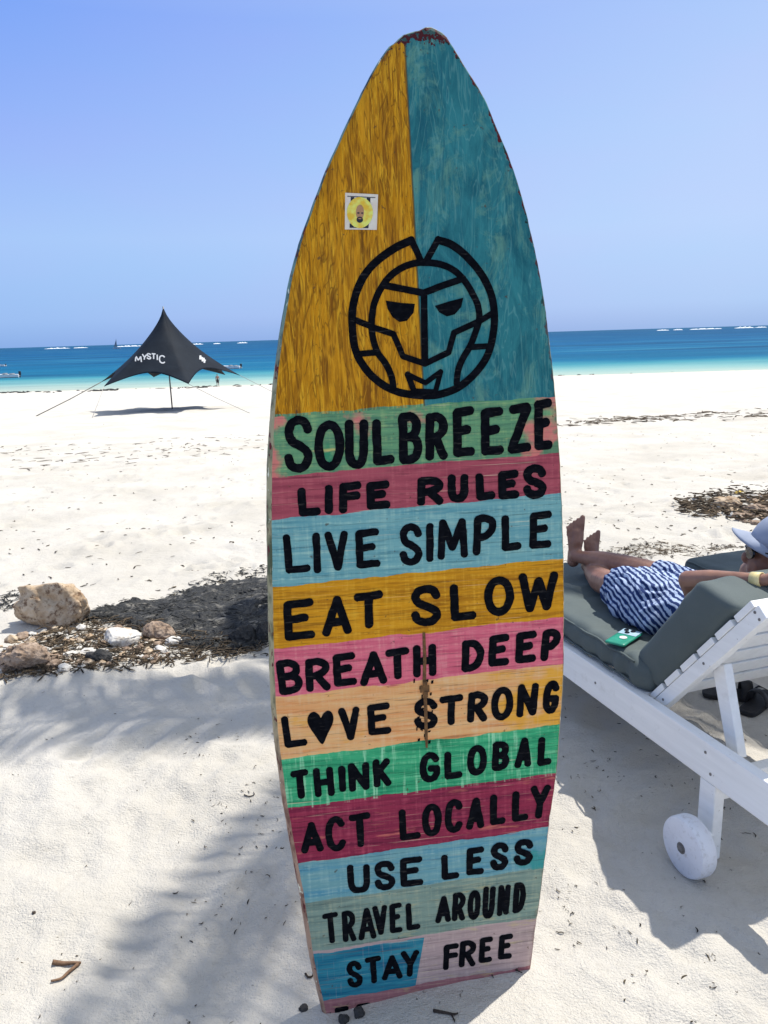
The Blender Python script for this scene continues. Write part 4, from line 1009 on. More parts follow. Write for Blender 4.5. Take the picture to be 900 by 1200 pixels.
# phone lying on the cushion by the hip
def make_phone():
    o = empty('phone', LW(.235, .085, .468), LRZ + R(-62)); o.rotation_euler.x = R(1)
    tag(o, 'green cased phone lying face down on the teal cushion beside the striped dress', 'phone')
    G = simple('green_phone_case', (.012, .20, .13), (.02, .27, .18), 40, .35); B = simple('pale_blue_camera_plate', (.30, .45, .55), (.42, .56, .64), 40, .25); K = simple('phone_lens_black', (.008, .008, .010), (.015, .015, .018), 40, .1)
    link_bm(rbox(14, 8, 2, (-.072, -.036, -.0045), (.072, .036, .0045), .004), 'case', G, o)
    m = MB(); m.box((-.068, -.033, .0046), (-.018, .033, .0062)); pl = m.build('camera_plate', B, o, bevel=.001)
    for (x, y) in ((-.054, -.018), (-.054, .006), (-.034, -.006)):
        m = MB(); m.tube([(x, y, .0055), (x, y, .0085)], .0085, 16); m.build('lens', K, pl)
    m = MB(); m.tube([(.015, .004, .004), (.015, .004, .0072)], .013, 18); m.build('finger_grip', simple('white_grip', (.6, .6, .58), (.7, .7, .68), 30, .4), o)
make_phone()

# flip-flops on the sand under the loungers
def make_sandal(px, py, rz, label, tip):
    p = ground_at(px, py); o = empty('sandal', p + Vector((0, 0, .004)), rz); o.rotation_euler.x = tip
    tag(o, label, 'sandal', 'black sandals under the loungers')
    K = simple('black_foam_rubber', (.008, .008, .010), (.022, .022, .025), 60, .55, .2)
    ol = [(-.13, .0), (-.122, .028), (-.08, .036), (-.02, .032), (.05, .044), (.10, .043), (.13, .022), (.135, -.005), (.12, -.032), (.07, -.046), (.0, -.036), (-.08, -.036), (-.122, -.028)]
    pts = [q for q in catmull([Vector(a) for a in ol], 4, True)]; n = len(pts); m = MB()
    m.add([(q.x, q.y, 0) for q in pts] + [(q.x, q.y, .022) for q in pts], [tuple(reversed(range(n))), tuple(range(n, 2 * n))] + [(i, (i + 1) % n, n + (i + 1) % n, n + i) for i in range(n)])
    m.build('sole', K, o, bevel=.004)
    for k, (x0, wd, hh) in enumerate(((.035, .022, .060), (-.03, .015, .062))):
        m = MB(); vs = []; fs = []
        for i in range(13):
            an = math.pi * i / 12; y = .045 * math.cos(an); z = .018 + hh * math.sin(an) ** .8
            vs += [(x0 - wd, y, z), (x0 + wd, y, z), (x0 + wd, y * .93, z - .004), (x0 - wd, y * .93, z - .004)]
        for i in range(12): b = i * 4; fs += [(b + q, b + (q + 1) % 4, b + 4 + (q + 1) % 4, b + 4 + q) for q in range(4)]
        m.add(vs, fs); m.build('strap', K, o, smooth=True)
make_sandal(890, 828, R(40), 'black strapped sandal beneath the raised backrest, the right one', 0)
make_sandal(862, 818, R(-15), 'black strapped sandal beneath the raised backrest, nearer the prop', R(6))

# ------------------------------------------------------------------ black beach tent
def make_tent():
    g = ground_at(202, 480, lambda x, y: float(smooth_z(x, y)))
    k = g.y * math.cos(PITCH) / F_PX * 1.02     # metres per photo pixel out there
    g.z = gz(g.x, g.y)
    root = empty('beach_tent', g); tag(root, 'black peaked beach sail tent on one pole, guyed to the sand near the water', 'beach tent')
    HA, HC = 116 * k, 33 * k
    cor = [(-80, 0.0, HC), (-43, -96, HC), (45, -96, HC), (80, 10, HC * 1.08), (46, 96, HC), (-46, 96, HC)]
    cor = [Vector((a * k, b * k, c)) for a, b, c in cor]; ap = Vector((0, 0, HA))
    t = NT('black_tent_lycra'); v = t.coord(); t.bump(t.noise(v, 3, 3), .3, .05)
    CL = t.set(t.mix(t.rng(t.noise(v, 1.2, 3), .3, .7), (.004, .008, .015), (.009, .015, .024)), .7, .10)
    m = MB(); NT_, NR = 18, 26
    for i in range(6):
        a, b = cor[i], cor[(i + 1) % 6]; vs = []; fs = []
        for r_ in range(NR + 1):
            r = .004 + .996 * r_ / NR
            for j in range(NT_ + 1):
                u = j / NT_; s = 4 * u * (1 - u)
                e = a.lerp(b, u); pull = 1 - .20 * s; ez = e.z + 12 * k * s
                h = HA - (HA - ez) * r ** .62
                f = r * (1 - (1 - pull) * r) * (1 - .06 * s * math.sin(math.pi * r))
                vs.append((e.x * f, e.y * f, h))
        for r_ in range(NR):
            for j in range(NT_): q = r_ * (NT_ + 1) + j; fs.append((q, q + 1, q + NT_ + 2, q + NT_ + 1))
        m.add(vs, fs)
    can = m.build('canopy', CL, root, smooth=True)
    bm = bmesh.new(); bm.from_mesh(can.data); bmesh.ops.remove_doubles(bm, verts=bm.verts, dist=.002); bmesh.ops.recalc_face_normals(bm, faces=bm.faces)
    from mathutils.bvhtree import BVHTree
    bvh = BVHTree.FromBMesh(bm); bm.to_mesh(can.data); bm.free()
    so = can.modifiers.new('so', 'SOLIDIFY'); so.thickness = .012; so.offset = 0
    m = MB(); m.tube([(0, 0, -.1), (0, 0, HA - .01)], .030, 10); m.build('pole', simple('grey_pole', (.10, .11, .12), (.16, .16, .17), 5, .4), root, smooth=True)
    ROPE = simple('dark_guy_rope', (.10, .10, .10), (.18, .17, .15), 5, .8)
    ROPE2 = simple('pale_guy_rope', (.30, .29, .27), (.42, .41, .38), 5, .8)
    anch = [(42, 488), (108, 490), (293, 485), (357, 478)]
    for c, px in zip(cor[:4], anch):
        e = ground_at(px[0], px[1], lambda x, y: float(smooth_z(x, y))); e.z = gz(e.x, e.y); e = e - g
        m = MB(); m.tube([c, c.lerp(e, .5) + Vector((0, 0, -.03)), e], .020 if c is cor[0] else .011, 6); m.build('guy_rope', ROPE if c is cor[0] else ROPE2, root, smooth=True)
    # lettering printed on the canopy
    def onto(px, py):
        d = ray(px, py); hit = bvh.ray_cast(CAM - g, d)
        if hit[0] is None: return None
        return hit[0] - d * .022
    TW = simple('white_tent_print', (.40, .42, .44), (.48, .49, .50), 8, .6)
    def word(letters, sw, slope):
        mb = MB()
        for (ch, x0, x1, yt, yb) in letters:
            def mp(u, v): return Vector((x0 + sw / 2 + (x1 - x0 - sw) * u, yb - sw / 2 + (yt - yb + sw) * v + slope * (u - .5) * (x1 - x0)))
            for pts, closed in glyph_strokes(ch, mp):
                if closed: pts = pts + [pts[0]]
                out = []
                for a, b in zip(pts, pts[1:]):
                    n = max(1, int((b - a).length / .8)); out += [a.lerp(b, j / n) for j in range(n)]
                out.append(pts[-1]); vs = []
                for i, p in enumerate(out):
                    tt = (out[min(i + 1, len(out) - 1)] - out[max(i - 1, 0)]).normalized(); ex = 0
                    nn = Vector((-tt.y, tt.x)) * sw / 2
                    for q in (p + nn, p - nn):
                        w = onto(q.x, q.y)
                        vs.append(w if w is not None else (vs[-1] if vs else Vector((0, 0, 2))))
                mb.add(vs, [(2 * i, 2 * i + 2, 2 * i + 3, 2 * i + 1) for i in range(len(out) - 1)])
        o = mb.build('printed_name', TW, root); return o
    word([('M', 158, 166.5, 416.6, 424.6), ('Y', 166, 172.5, 414.6, 422.2), ('S', 171.6, 177.4, 413.8, 421.2), ('T', 177, 183, 413.8, 421.4), ('I', 182.6, 186, 414.8, 422.6), ('C', 186, 194, 416.2, 426.0)], 1.5, .12)
    word([('M', 233.6, 238.4, 416.6, 423.4), ('Y', 237.6, 241.6, 419.4, 426.2)], 2.0, .5)
make_tent()

# ------------------------------------------------------------------ boats, the person by the water
HULL = simple('white_boat_hull', (.60, .62, .63), (.74, .75, .75), 2, .4); MOTOR = simple('dark_outboard', (.010, .012, .014), (.03, .03, .035), 3, .4)
INNER = simple('grey_boat_deck', (.20, .22, .24), (.34, .35, .36), 2, .6)
def sea_at(px, py): return at_z(px, py, SEA_Z)
def make_boat(px, py, L, rz, label, rider=False):
    p = sea_at(px, py); o = empty('motor_boat', p, rz); tag(o, label, 'boat', 'white motor boats on the lagoon')
    st = []; N = 14; m = MB(); prof = []
    for i in range(N + 1):
        k = i / N; x = -L / 2 + L * k; w = L * .15 * (1 - max(0, (k - .45) / .55) ** 2.2) + .02; h = L * (.085 + .075 * k ** 2.4); keel = -.25 + (.35 * max(0, k - .75) / .25)
        prof.append([(x, -w, h), (x, -w * .97, h * .15), (x, 0, keel), (x, w * .97, h * .15), (x, w, h), (x, w * .86, h * .98), (x, 0, h * .45), (x, -w * .86, h * .98)])
    vs = [q for r in prof for q in r]; fs = []; mi = []
    for i in range(N):
        for j in range(8): fs.append((i * 8 + j, i * 8 + (j + 1) % 8, (i + 1) * 8 + (j + 1) % 8, (i + 1) * 8 + j))
    fs += [tuple(range(8)), tuple(N * 8 + j for j in range(8))]
    m.add(vs, fs); m.build('hull', HULL, o)
    m = MB(); m.box((-L * .545, -L * .035, L * .06), (-L * .49, L * .035, L * .165)); m.box((-L * .53, -.09, -.4), (-L * .505, .09, L * .0599)); m.build('outboard_motor', MOTOR, o, bevel=.05)
    m = MB(); m.box((-L * .18, -L * .12, L * .085), (-L * .10, L * .12, L * .125)); m.build('thwart', INNER, o, bevel=.02)
    m = MB(); m.box((-L * .36, -L * .12, L * .075), (-L * .27, L * .12, L * .112)); m.build('thwart', INNER, o, bevel=.02)
    m = MB(); m.tube([(L * .44, 0, L * .12), (L * .47, 0, L * .16), (L * .52, 0, L * .155)], .05, 6); m.build('bow_rail', MOTOR, o)
    return o
make_boat(0, 443.0, 9.0, R(180) + R(12), 'nearer white motor boat at the left edge of the lagoon, dark outboard')
make_boat(-2, 429.5, 6.0, R(178), 'smaller white motor boat farther out at the left edge')
make_boat(266, 432.2, 7.6, R(172), 'white motor boat with raised bow just right of the black tent')
def make_sail():
    p = at_z(137, 408.6, SEA_Z); s = p.length / F_PX
    o = empty('sailing_boat', p, R(15)); tag(o, 'tiny sailing boat with grey sail out by the reef', 'sailing boat')
    m = MB(); n = 8; vs = []; fs = []
    for i in range(n + 1):
        k = i / n; x = (-4 + 8 * k) * s; w = 1.0 * s * math.sin(math.pi * min(max(k * .9 + .05, 0), 1)) ** .6
        vs += [(x, -w, 1.3 * s), (x, 0, -.4 * s), (x, w, 1.3 * s)]
    for i in range(n): fs += [(3 * i, 3 * i + 3, 3 * i + 4, 3 * i + 1), (3 * i + 1, 3 * i + 4, 3 * i + 5, 3 * i + 2), (3 * i, 3 * i + 2, 3 * i + 5, 3 * i + 3)]
    m.add(vs, fs); m.build('hull', HULL, o)
    m = MB(); m.tube([(0, 0, 0), (0, 0, 10.5 * s)], .12 * s, 6); m.build('mast', MOTOR, o)
    m = MB(); a, b, c = (.2 * s, .1 * s, 1.8 * s), (.2 * s, .1 * s, 10 * s), (-3.0 * s, .8 * s, 2.0 * s)
    m.add([a, b, c, (a[0], a[1] + .12 * s, a[2]), (b[0], b[1] + .12 * s, b[2]), (c[0], c[1] + .12 * s, c[2])], [(0, 1, 2), (5, 4, 3), (0, 3, 4, 1), (1, 4, 5, 2), (2, 5, 3, 0)])
    m.build('sail', simple('grey_sail', (.16, .20, .24), (.24, .28, .32), .2, .8), o)
make_sail()
def shore_person():
    g = ground_at(255.5, 453.5, lambda x, y: float(smooth_z(x, y))); g.z = gz(g.x, g.y)
    h = 14.5 * g.y / F_PX; o = empty('person', g, R(20)); tag(o, 'tiny figure in dark shorts walking by the water, right of the tent', 'person', None)
    f = h / 1.72; C_ = lambda *p: tuple(q * f for q in p); ch = []
    def limb(*pts): ch.append(('c', [C_(*p) for p in pts]))
    for sg, fw in ((-1, .14), (1, -.16)):
        limb((sg * .09, 0, .90, .085), (sg * .095, fw * .5, .48, .062)); limb((sg * .095, fw * .5, .48, .058), (sg * .10, fw * 1.3, .07, .040)); limb((sg * .10, fw * 1.3 + .03, .045, .042), (sg * .105, fw * 1.3 - .14, .035, .032))
        limb((sg * .19, 0, 1.40, .055), (sg * .25, -fw * .4, 1.12, .042), (sg * .27, -fw * 1.3, .88, .034), (sg * .27, -fw * 1.5, .80, .032))
    ch += [('e', C_(0, 0, .98), C_(.155, .11, .14)), ('e', C_(0, 0, 1.18), C_(.15, .10, .18)), ('e', C_(0, 0, 1.34), C_(.19, .105, .13)), ('e', C_(0, -.01, 1.62), C_(.078, .095, .115))]
    limb((0, 0, 1.42, .055), (0, 0, 1.54, .05))
    balls_to_mesh('body', ch, .022 * f, SKIN, o, 3)
    sh = [('e', C_(0, 0, .95), C_(.175, .13, .14))] + [('c', [C_(sg * .09, 0, .90, .105), C_(sg * .095, fw * .35, .60, .095)]) for sg, fw in ((-1, .14), (1, -.16))]
    balls_to_mesh('shorts', sh, .022 * f, MOTOR, o, 2)
    balls_to_mesh('hair', [('e', C_(0, .015, 1.655), C_(.083, .098, .10))], .02 * f, MOTOR, o, 2)
shore_person()

# ------------------------------------------------------------------ rocks and drift
def rock_mat(name, a, b, dk, sc=14):
    t = NT(name); v = t.coord(); n = t.noise(v, sc, 6, .65); p = t.vor(v, sc * 2.6)
    c = t.mix(t.rng(n, .35, .65), a, b); c = t.mix(t.rng(t.noise(v, sc * 1.5, 7, .78), .50, .61, 0, .9), c, dk)
    t.bump(t.math('ADD', n, t.math('MULTIPLY', p, .6)), .8, .012); return t.set(c, .9, .2)
TAN = rock_mat('tan_coral_rock', (.36, .25, .15), (.56, .46, .34), (.12, .065, .035))
BROWN = rock_mat('brown_coral_rock', (.22, .15, .10), (.40, .31, .24), (.07, .05, .04), 22)
PALE = rock_mat('pale_limestone', (.52, .50, .46), (.64, .62, .58), (.34, .30, .25), 10)
BLACK = rock_mat('dark_weedy_rock', (.030, .032, .034), (.075, .07, .065), (.015, .015, .015), 24)
def make_rock(px, py, wpx, hr, dr, mat, label, seed, ang=0.35, facet=.25, rz=0.0):
    g = ground_at(px, py); w = wpx / F_PX * (g - CAM).dot(W_)
    bm = bmesh.new(); bmesh.ops.create_icosphere(bm, subdivisions=5, radius=1.0)
    rs = random.Random(seed); planes = [(Vector((rs.gauss(0, 1), rs.gauss(0, 1), rs.gauss(0, .8))).normalized(), rs.uniform(.55, .85)) for _ in range(11)]
    for v in bm.verts:
        p = v.co.copy(); r = 1 + ang * n3(p, 1.3, seed) + .30 * n3(p, 2.7, seed + 2) + .16 * n3(p, 6.5, seed + 4) - .10 * abs(n3(p, 9, seed + 8)) + .05 * n3(p, 16, seed + 5) + .03 * n3(p, 30, seed + 6)
        q = p * r
        for n, d in planes:
            e = q.dot(n) - d
            if e > 0: q -= n * e * (.30 + facet)
        v.co = Vector((q.x * w / 1.7, q.y * w * dr / 1.7, q.z * w * hr / 1.6))
    z0 = min(v.co.z for v in bm.verts); z1 = max(v.co.z for v in bm.verts)
    for v in bm.verts: v.co.z -= z0 + (z1 - z0) * .22
    o = link_bm(bm, 'rock', mat); o.location = g + Vector((0, w * dr * .3, -.005)); o.rotation_euler.z = rz; tag(o, label, 'rock'); return o
make_rock(62, 733, 80, .62, .7, TAN, 'largest tan coral boulder with brown pits at the left', 3)
make_rock(139, 757, 44, .42, .9, PALE, 'pale flat sided stone slab among the dark seaweed', 8, .15, .45)
make_rock(184, 748, 36, .50, .8, BROWN, 'reddish brown rough rock right of the pale slab', 12)
make_rock(26, 786, 56, .58, .7, BROWN, 'rough brown rubble rock at the left edge in front of the boulder', 15, .5)
make_rock(116, 777, 26, .55, .8, BLACK, 'small dark rock in the litter in front of the pale slab', 19)
make_rock(284, 755, 34, .66, .8, BLACK, 'rounded dark weedy rock to the left of the surfboard', 23)
make_rock(311, 752, 22, 1.2, .9, BLACK, 'tall dark rock touching the left edge of the surfboard in view', 27)
make_rock(203, 756, 20, .5, .9, PALE, 'small pale stone just right of the reddish brown rock', 31, .2)
make_rock(74, 788, 20, .5, .9, PALE, 'small pale stone in the litter beside the brown rubble rock', 35, .2)
make_rock(858, 597, 34, .42, .9, TAN, 'low pinkish tan lump in the rubble heap behind the loungers', 37, .4)
make_rock(888, 603, 26, .45, .9, BROWN, 'brown lump in the rubble heap behind the loungers', 41, .4)
make_rock(421, 1192, 13, .8, .9, BLACK, 'dark round pod on the shaded sand, right of the buried corner of the surfboard', 43, .2)
make_rock(403, 1199, 13, .8, .9, BLACK, 'dark round pod on the shaded sand, nearest the camera below the surfboard', 47, .2)
make_rock(356, 1185, 11, .8, .9, BLACK, 'dark round pod on the sand left of the buried surfboard corner', 53, .2)

WEED = NT('dry_seaweed'); v_ = WEED.coord(); WEED = WEED.set(WEED.mix(WEED.rng(WEED.noise(v_, 9, 4), .35, .65), (.030, .024, .018), (.13, .095, .06)), .85, .2)
WEEDK = NT('black_seaweed'); v_ = WEEDK.coord(); WEEDK = WEEDK.set(WEEDK.mix(WEEDK.rng(WEEDK.noise(v_, 12, 4), .35, .65), (.012, .015, .018), (.045, .045, .042)), .8, .25)
FLECK = NT('leaf_fleck'); v_ = FLECK.coord(); FLECK = FLECK.set(FLECK.mix(FLECK.rng(FLECK.noise(v_, 7, 3), .35, .65), (.022, .018, .014), (.11, .085, .050)), .85, .2)
def px_points(n, poly, dens=None):
    """random photo pixels inside a polygon, dropped on the sand"""
    P_ = np.array(poly, float); lo = P_.min(0); hi = P_.max(0); out = []
    while len(out) < n:
        q = rng.uniform(lo, hi); x, y = q; c = False; j = len(P_) - 1
        for i in range(len(P_)):
            if (P_[i, 1] > y) != (P_[j, 1] > y) and x < (P_[j, 0] - P_[i, 0]) * (y - P_[i, 1]) / (P_[j, 1] - P_[i, 1]) + P_[i, 0]: c = not c
            j = i
        if c and (dens is None or rng.uniform() < dens(x, y)): out.append(q)
    return out
def drop(pts):
    """fast: pixel -> sand through the smooth profile, then real height"""
    res = []
    for (px, py) in pts:
        d = ray(px, py); z = 0.0
        y = 0
        for _ in range(60):
            t = (z - CAM_H) / d.z; x, y = d.x * t, d.y * t
            zn = float(smooth_z(x, y)); z = z + .5 * (zn - z)
        res.append((x, y))
    a = np.array(res); return np.stack([a[:, 0], a[:, 1], ground_z(a[:, 0], a[:, 1])], 1)
def strands(name, P3, length, width, mat, label, lift=.004, curl=.6, kind='stuff', clump=0.0):
    n = len(P3); ln = rng.uniform(*length, n); wd = rng.uniform(*width, n); an = rng.uniform(0, 2 * np.pi, n); cu = rng.normal(0, curl, n); K = 4
    if clump: cz = np.abs(rng.normal(0, clump, n))
    else: cz = np.zeros(n)
    x = P3[:, 0].copy(); y = P3[:, 1].copy(); V = []; 
    for k in range(K):
        z = ground_z(x, y) + cz + lift * (1 + rng.uniform(0, 1.5, n))
        nx, ny = -np.sin(an), np.cos(an); w = wd * (1.0 if 0 < k < K - 1 else .45)
        V.append(np.stack([x + nx * w, y + ny * w, z], 1)); V.append(np.stack([x - nx * w, y - ny * w, z], 1)); V.append(np.stack([x, y, z + w * 1.1], 1))
        x = x + np.cos(an) * ln / (K - 1); y = y + np.sin(an) * ln / (K - 1); an = an + cu
    V = np.stack(V, 1).reshape(-1, 3); F = []
    base = (np.arange(n) * 3 * K)[:, None]
    tpl = []
    for k in range(K - 1):
        for j in range(3): tpl.append((3 * k + j, 3 * k + (j + 1) % 3, 3 * k + 3 + (j + 1) % 3, 3 * k + 3 + j))
    F = (base[:, None, :] + np.array(tpl)[None]).reshape(-1, 4)
    me = bpy.data.meshes.new(name); me.vertices.add(len(V)); me.vertices.foreach_set('co', V.ravel()); me.loops.add(F.size); me.loops.foreach_set('vertex_index', F.ravel())
    me.polygons.add(len(F)); me.polygons.foreach_set('loop_start', np.arange(0, F.size, 4)); me.polygons.foreach_set('loop_total', np.full(len(F), 4)); me.update(); me.validate()
    me.materials.append(mat); o = bpy.data.objects.new(name, me); COL.objects.link(o); tag(o, label, 'seaweed' if 'weed' in name else 'litter', None, kind); return o
# wrack and rubble to the left of the board
p = px_points(1500, [(0, 800), (0, 775), (60, 738), (110, 726), (200, 735), (310, 752), (312, 762), (200, 775), (120, 788), (40, 800)])
strands('seaweed_litter', drop(p), (.02, .09), (.0015, .006), WEED, 'brown dry seaweed and bark strewn between the rocks', .003, .5, clump=.012)
def weed_shade_mat():  # dark sheet: some matted weed, mostly the band's shade put into its colour
    poly = [(84, 728), (120, 712), (165, 706), (200, 700), (240, 686), (330, 674), (330, 752), (275, 762), (215, 754), (165, 740)]
    w3 = drop(poly); mb = MB(); st = .014
    x0, x1, y0, y1 = w3[:, 0].min() - .1, w3[:, 0].max() + .25, w3[:, 1].min() - .1, w3[:, 1].max() + .1
    xs = np.arange(x0, x1, st); ys = np.arange(y0, y1, st); Xg, Yg = np.meshgrid(xs, ys)
    pts = w3[:, :2]; ins = np.zeros(Xg.shape, bool); dmin = np.full(Xg.shape, 9.0); j = len(pts) - 1
    for i in range(len(pts)):
        a, b = pts[j], pts[i]; c = ((b[1] > Yg) != (a[1] > Yg)) & (Xg < (a[0] - b[0]) * (Yg - b[1]) / (a[1] - b[1] + 1e-12) + b[0]); ins ^= c
        ab = b - a; tt = np.clip(((Xg - a[0]) * ab[0] + (Yg - a[1]) * ab[1]) / (ab @ ab), 0, 1); dmin = np.minimum(dmin, np.hypot(Xg - a[0] - tt * ab[0], Yg - a[1] - tt * ab[1])); j = i
    sd = np.where(ins, dmin, -dmin) + .10 * fbm(Xg * 5, Yg * 5, 77, 4) + .03 * vnoise(Xg * 40, Yg * 40, 5)
    Zg = ground_z(Xg, Yg) - .003 + np.clip(sd * .5, -.02, .022) + .006 * fbm(Xg * 16, Yg * 16, 12, 3) * (sd > 0)
    idx = np.full(Xg.shape, -1); keep = sd > -.02; idx[keep] = np.arange(keep.sum())
    vs = np.stack([Xg[keep], Yg[keep], Zg[keep]], 1); fs = []
    for r in range(len(ys) - 1):
        for c in range(len(xs) - 1):
            q = (idx[r, c], idx[r, c + 1], idx[r + 1, c + 1], idx[r + 1, c])
            if min(q) >= 0: fs.append(q)
    mb.add(vs, fs)
    t = NT('dark_weed_and_shade'); v = t.coord(); n = t.noise(v, 60, 6, .75); n2 = t.noise(v, 14, 5, .7)
    c = t.mix(t.rng(n, .42, .66), (.024, .027, .031), (.090, .088, .082)); c = t.mix(t.rng(n2, .54, .68, 0, .8), c, (.32, .30, .26))
    t.bump(n, 1.0, .02); o = mb.build('weed_and_shade_mat', t.set(c, .85, .2), smooth=True); tag(o, 'dark layer of seaweed and painted shade under the loose strands', 'seaweed', None, 'stuff')
weed_shade_mat()
p = px_points(2600, [(92, 728), (120, 714), (200, 703), (240, 690), (318, 676), (318, 752), (275, 760), (215, 752), (165, 738)])
strands('seaweed_heap', drop(p), (.015, .08), (.001, .0045), WEEDK, 'dark strip of wet seaweed behind the surfboard on the left', .003, .5, clump=.009)
p = px_points(420, [(180, 705), (250, 668), (318, 660), (318, 690), (220, 706)]) + px_points(90, [(0, 700), (20, 690), (24, 712), (0, 716)])
strands('seaweed_scatter', drop(p), (.02, .08), (.0015, .005), WEEDK, 'loose strands of seaweed beyond the black heap', .003, .5)
# the rubble heap and weed line on the right
p = px_points(750, [(836, 582), (870, 576), (960, 574), (960, 622), (880, 612), (828, 604)]) + px_points(200, [(790, 590), (840, 578), (830, 612), (800, 604)])
strands('seaweed_rubble', drop(p), (.03, .12), (.004, .014), WEED, 'heap of seaweed and coral rubble on the sand behind the loungers', .004, .5, clump=.035)
p = px_points(700, [(640, 668), (690, 648), (860, 634), (870, 650), (760, 660)])
strands('seaweed_shreds', drop(p), (.02, .07), (.001, .004), WEED, 'thin shreds of seaweed on the shaded sand behind the lounger', .003, .5)
def tide(name, poly, n, L, Wd, mat, label, dens=None): strands(name, drop(px_points(n, poly, dens)), L, Wd, mat, label, .004, .25)
tide('tideline_weed', [(648, 494), (700, 489), (800, 484), (905, 478), (905, 489), (800, 493), (700, 498), (648, 500)], 300, (.08, .35), (.006, .018), WEED, 'broken line of seaweed across the mid beach on the right', lambda x, y: .25 + .75 * (math.sin(x * .05 + y * .4) > -.2))
tide('tideline_weed', [(0, 524), (120, 522), (322, 508), (322, 530), (160, 548), (0, 552)], 150, (.06, .28), (.003, .011), WEED, 'thin broken seaweed lines across the mid beach on the left')
tide('shoreline_weed', [(-20, 459.5), (60, 458.6), (330, 450.0), (640, 439.5), (930, 430.0), (930, 431.6), (640, 441), (330, 451.6), (60, 460.4), (-20, 461.2)], 330, (.3, 1.6), (.05, .16), WEEDK, 'dark beads of seaweed along the water line', lambda x, y: .15 + .85 * (math.sin(x * .09) * math.sin(x * .031 + 1) > .05))
p = px_points(260, [(-40, 500), (330, 490), (330, 700), (-40, 700)]) + px_points(320, [(650, 500), (940, 490), (940, 660), (650, 660)])
strands('leaf_litter', drop(p), (.015, .06), (.002, .007), FLECK, 'small dark flecks scattered over the mid beach', .003, .6)
p = px_points(330, [(-60, 800), (960, 800), (960, 1260), (-60, 1260)], lambda x, y: max(.04, float(vnoise(x / 45, y / 30, 5))))
strands('leaf_litter', drop(p), (.003, .016), (.0005, .0020), FLECK, 'tiny dark leaf flecks scattered over the near sand', .0015, .7)
p = px_points(170, [(640, 800), (960, 800), (960, 1230), (700, 1230), (640, 1010)], lambda x, y: max(.05, float(vnoise(x / 35, y / 25, 8)))) + px_points(80, [(200, 840), (330, 820), (360, 1080), (200, 1100)])
strands('leaf_litter', drop(p), (.004, .022), (.0006, .0022), FLECK, 'dark twiggy crumbs on the sand around the lounger wheel', .002, .8)

def pebbles(name, P3, size, mats, label, cat):
    bm0 = bmesh.new(); bmesh.ops.create_icosphere(bm0, subdivisions=1, radius=1.0); V0 = np.array([v.co[:] for v in bm0.verts]); F0 = [tuple(v.index for v in f.verts) for f in bm0.faces]; bm0.free()
    mb = MB()
    for (x, y, z) in P3:
        r = rng.uniform(*size) * rng.choice([.5, .7, 1.0, 1.4], p=[.4, .3, .2, .1]); q = V0 * (1 + rng.normal(0, .16, (len(V0), 1))) * r * np.array([rng.uniform(.8, 1.5), rng.uniform(.8, 1.3), rng.uniform(.5, .9)])
        a = rng.uniform(0, 6.28); q = np.stack([q[:, 0] * math.cos(a) - q[:, 1] * math.sin(a), q[:, 0] * math.sin(a) + q[:, 1] * math.cos(a), q[:, 2] + r * .25], 1) + np.array([x, y, z])
        mb.add(q, F0, int(rng.integers(0, len(mats))))
    o = mb.build(name, mats); tag(o, label, cat, None, 'stuff'); return o
pebbles('coral_rubble', drop(px_points(420, [(0, 798), (0, 752), (70, 735), (170, 742), (215, 752), (190, 772), (110, 784), (40, 798)])), (.008, .030), [TAN, PALE, BROWN], 'broken bits of pale coral among the weed near the boulder', 'coral rubble')
pebbles('coral_rubble', drop(px_points(420, [(838, 590), (880, 580), (960, 584), (960, 622), (880, 613), (830, 604)])), (.012, .045), [TAN, BROWN, BROWN, PALE], 'pinkish broken coral in the heap behind the loungers', 'coral rubble')

BARK = simple('brown_bark', (.10, .055, .030), (.20, .12, .07), 60, .85, .4, .003); DTW = simple('dark_twig_bark', (.018, .013, .010), (.05, .036, .026), 60, .85)
def twig(paths, label, mat, group=None, name='twig'):
    P0 = ground_at(*paths[0][0][0]); o = empty(name, P0); tag(o, label, 'twig', group); m = MB(); parts = []
    for i, (pp, rr, lift) in enumerate(paths):
        pts = []
        for q in pp: g = ground_at(*q); g.z += lift; pts.append(g - P0)
        m = MB(); m.tube(catmull(pts, 4), [rr * (1 - .5 * j / (len(pts) * 4 - 4 + 1e-9)) for j in range(len(catmull(pts, 4)))], 7); parts.append(m)
    if len(parts) == 1:
        bpy.data.objects.remove(o); o = parts[0].build(name, mat, None, smooth=True); o.location = P0; return tag(o, label, 'twig', group)
    parts[0].build('stem', mat, o, smooth=True)
    for m in parts[1:]: m.build('side_shoot', mat, o, smooth=True)
    return o
twig([([(62, 1130), (74, 1131.5), (86, 1131), (95, 1131)], .0066, .007), ([(92, 1132), (80, 1142), (72, 1149), (60, 1152)], .0050, .006)], 'forked brown piece of bark lying on the sand at the lower left', BARK)
twig([([(508, 1186), (520, 1188), (531, 1190), (537, 1189)], .0038, .004), ([(529, 1190), (532, 1196), (533, 1199)], .0022, .003)], 'dark forked twig at the edge of the surfboard shadow', DTW)
twig([([(41, 1068), (46, 1062), (51, 1053)], .0028, .003), ([(38, 1072), (42, 1071)], .0060, .004)], 'small dark stalk with a pod on the sand at the far left', DTW)
twig([([(151, 1062), (158, 1054), (164, 1049)], .0013, .003)], 'thin straight dry stalk on the sand left of the surfboard', DTW)
twig([([(566, 1142), (580, 1137), (596, 1136), (607, 1139)], .0022, .006), ([(574, 1139), (578, 1147)], .0016, .004), ([(585, 1137), (600, 1130)], .0015, .010), ([(598, 1136), (612, 1142)], .0015, .005), ([(570, 1140), (590, 1133)], .0015, .008)], 'tangle of thin dark roots at the foot of the surfboard', DTW)
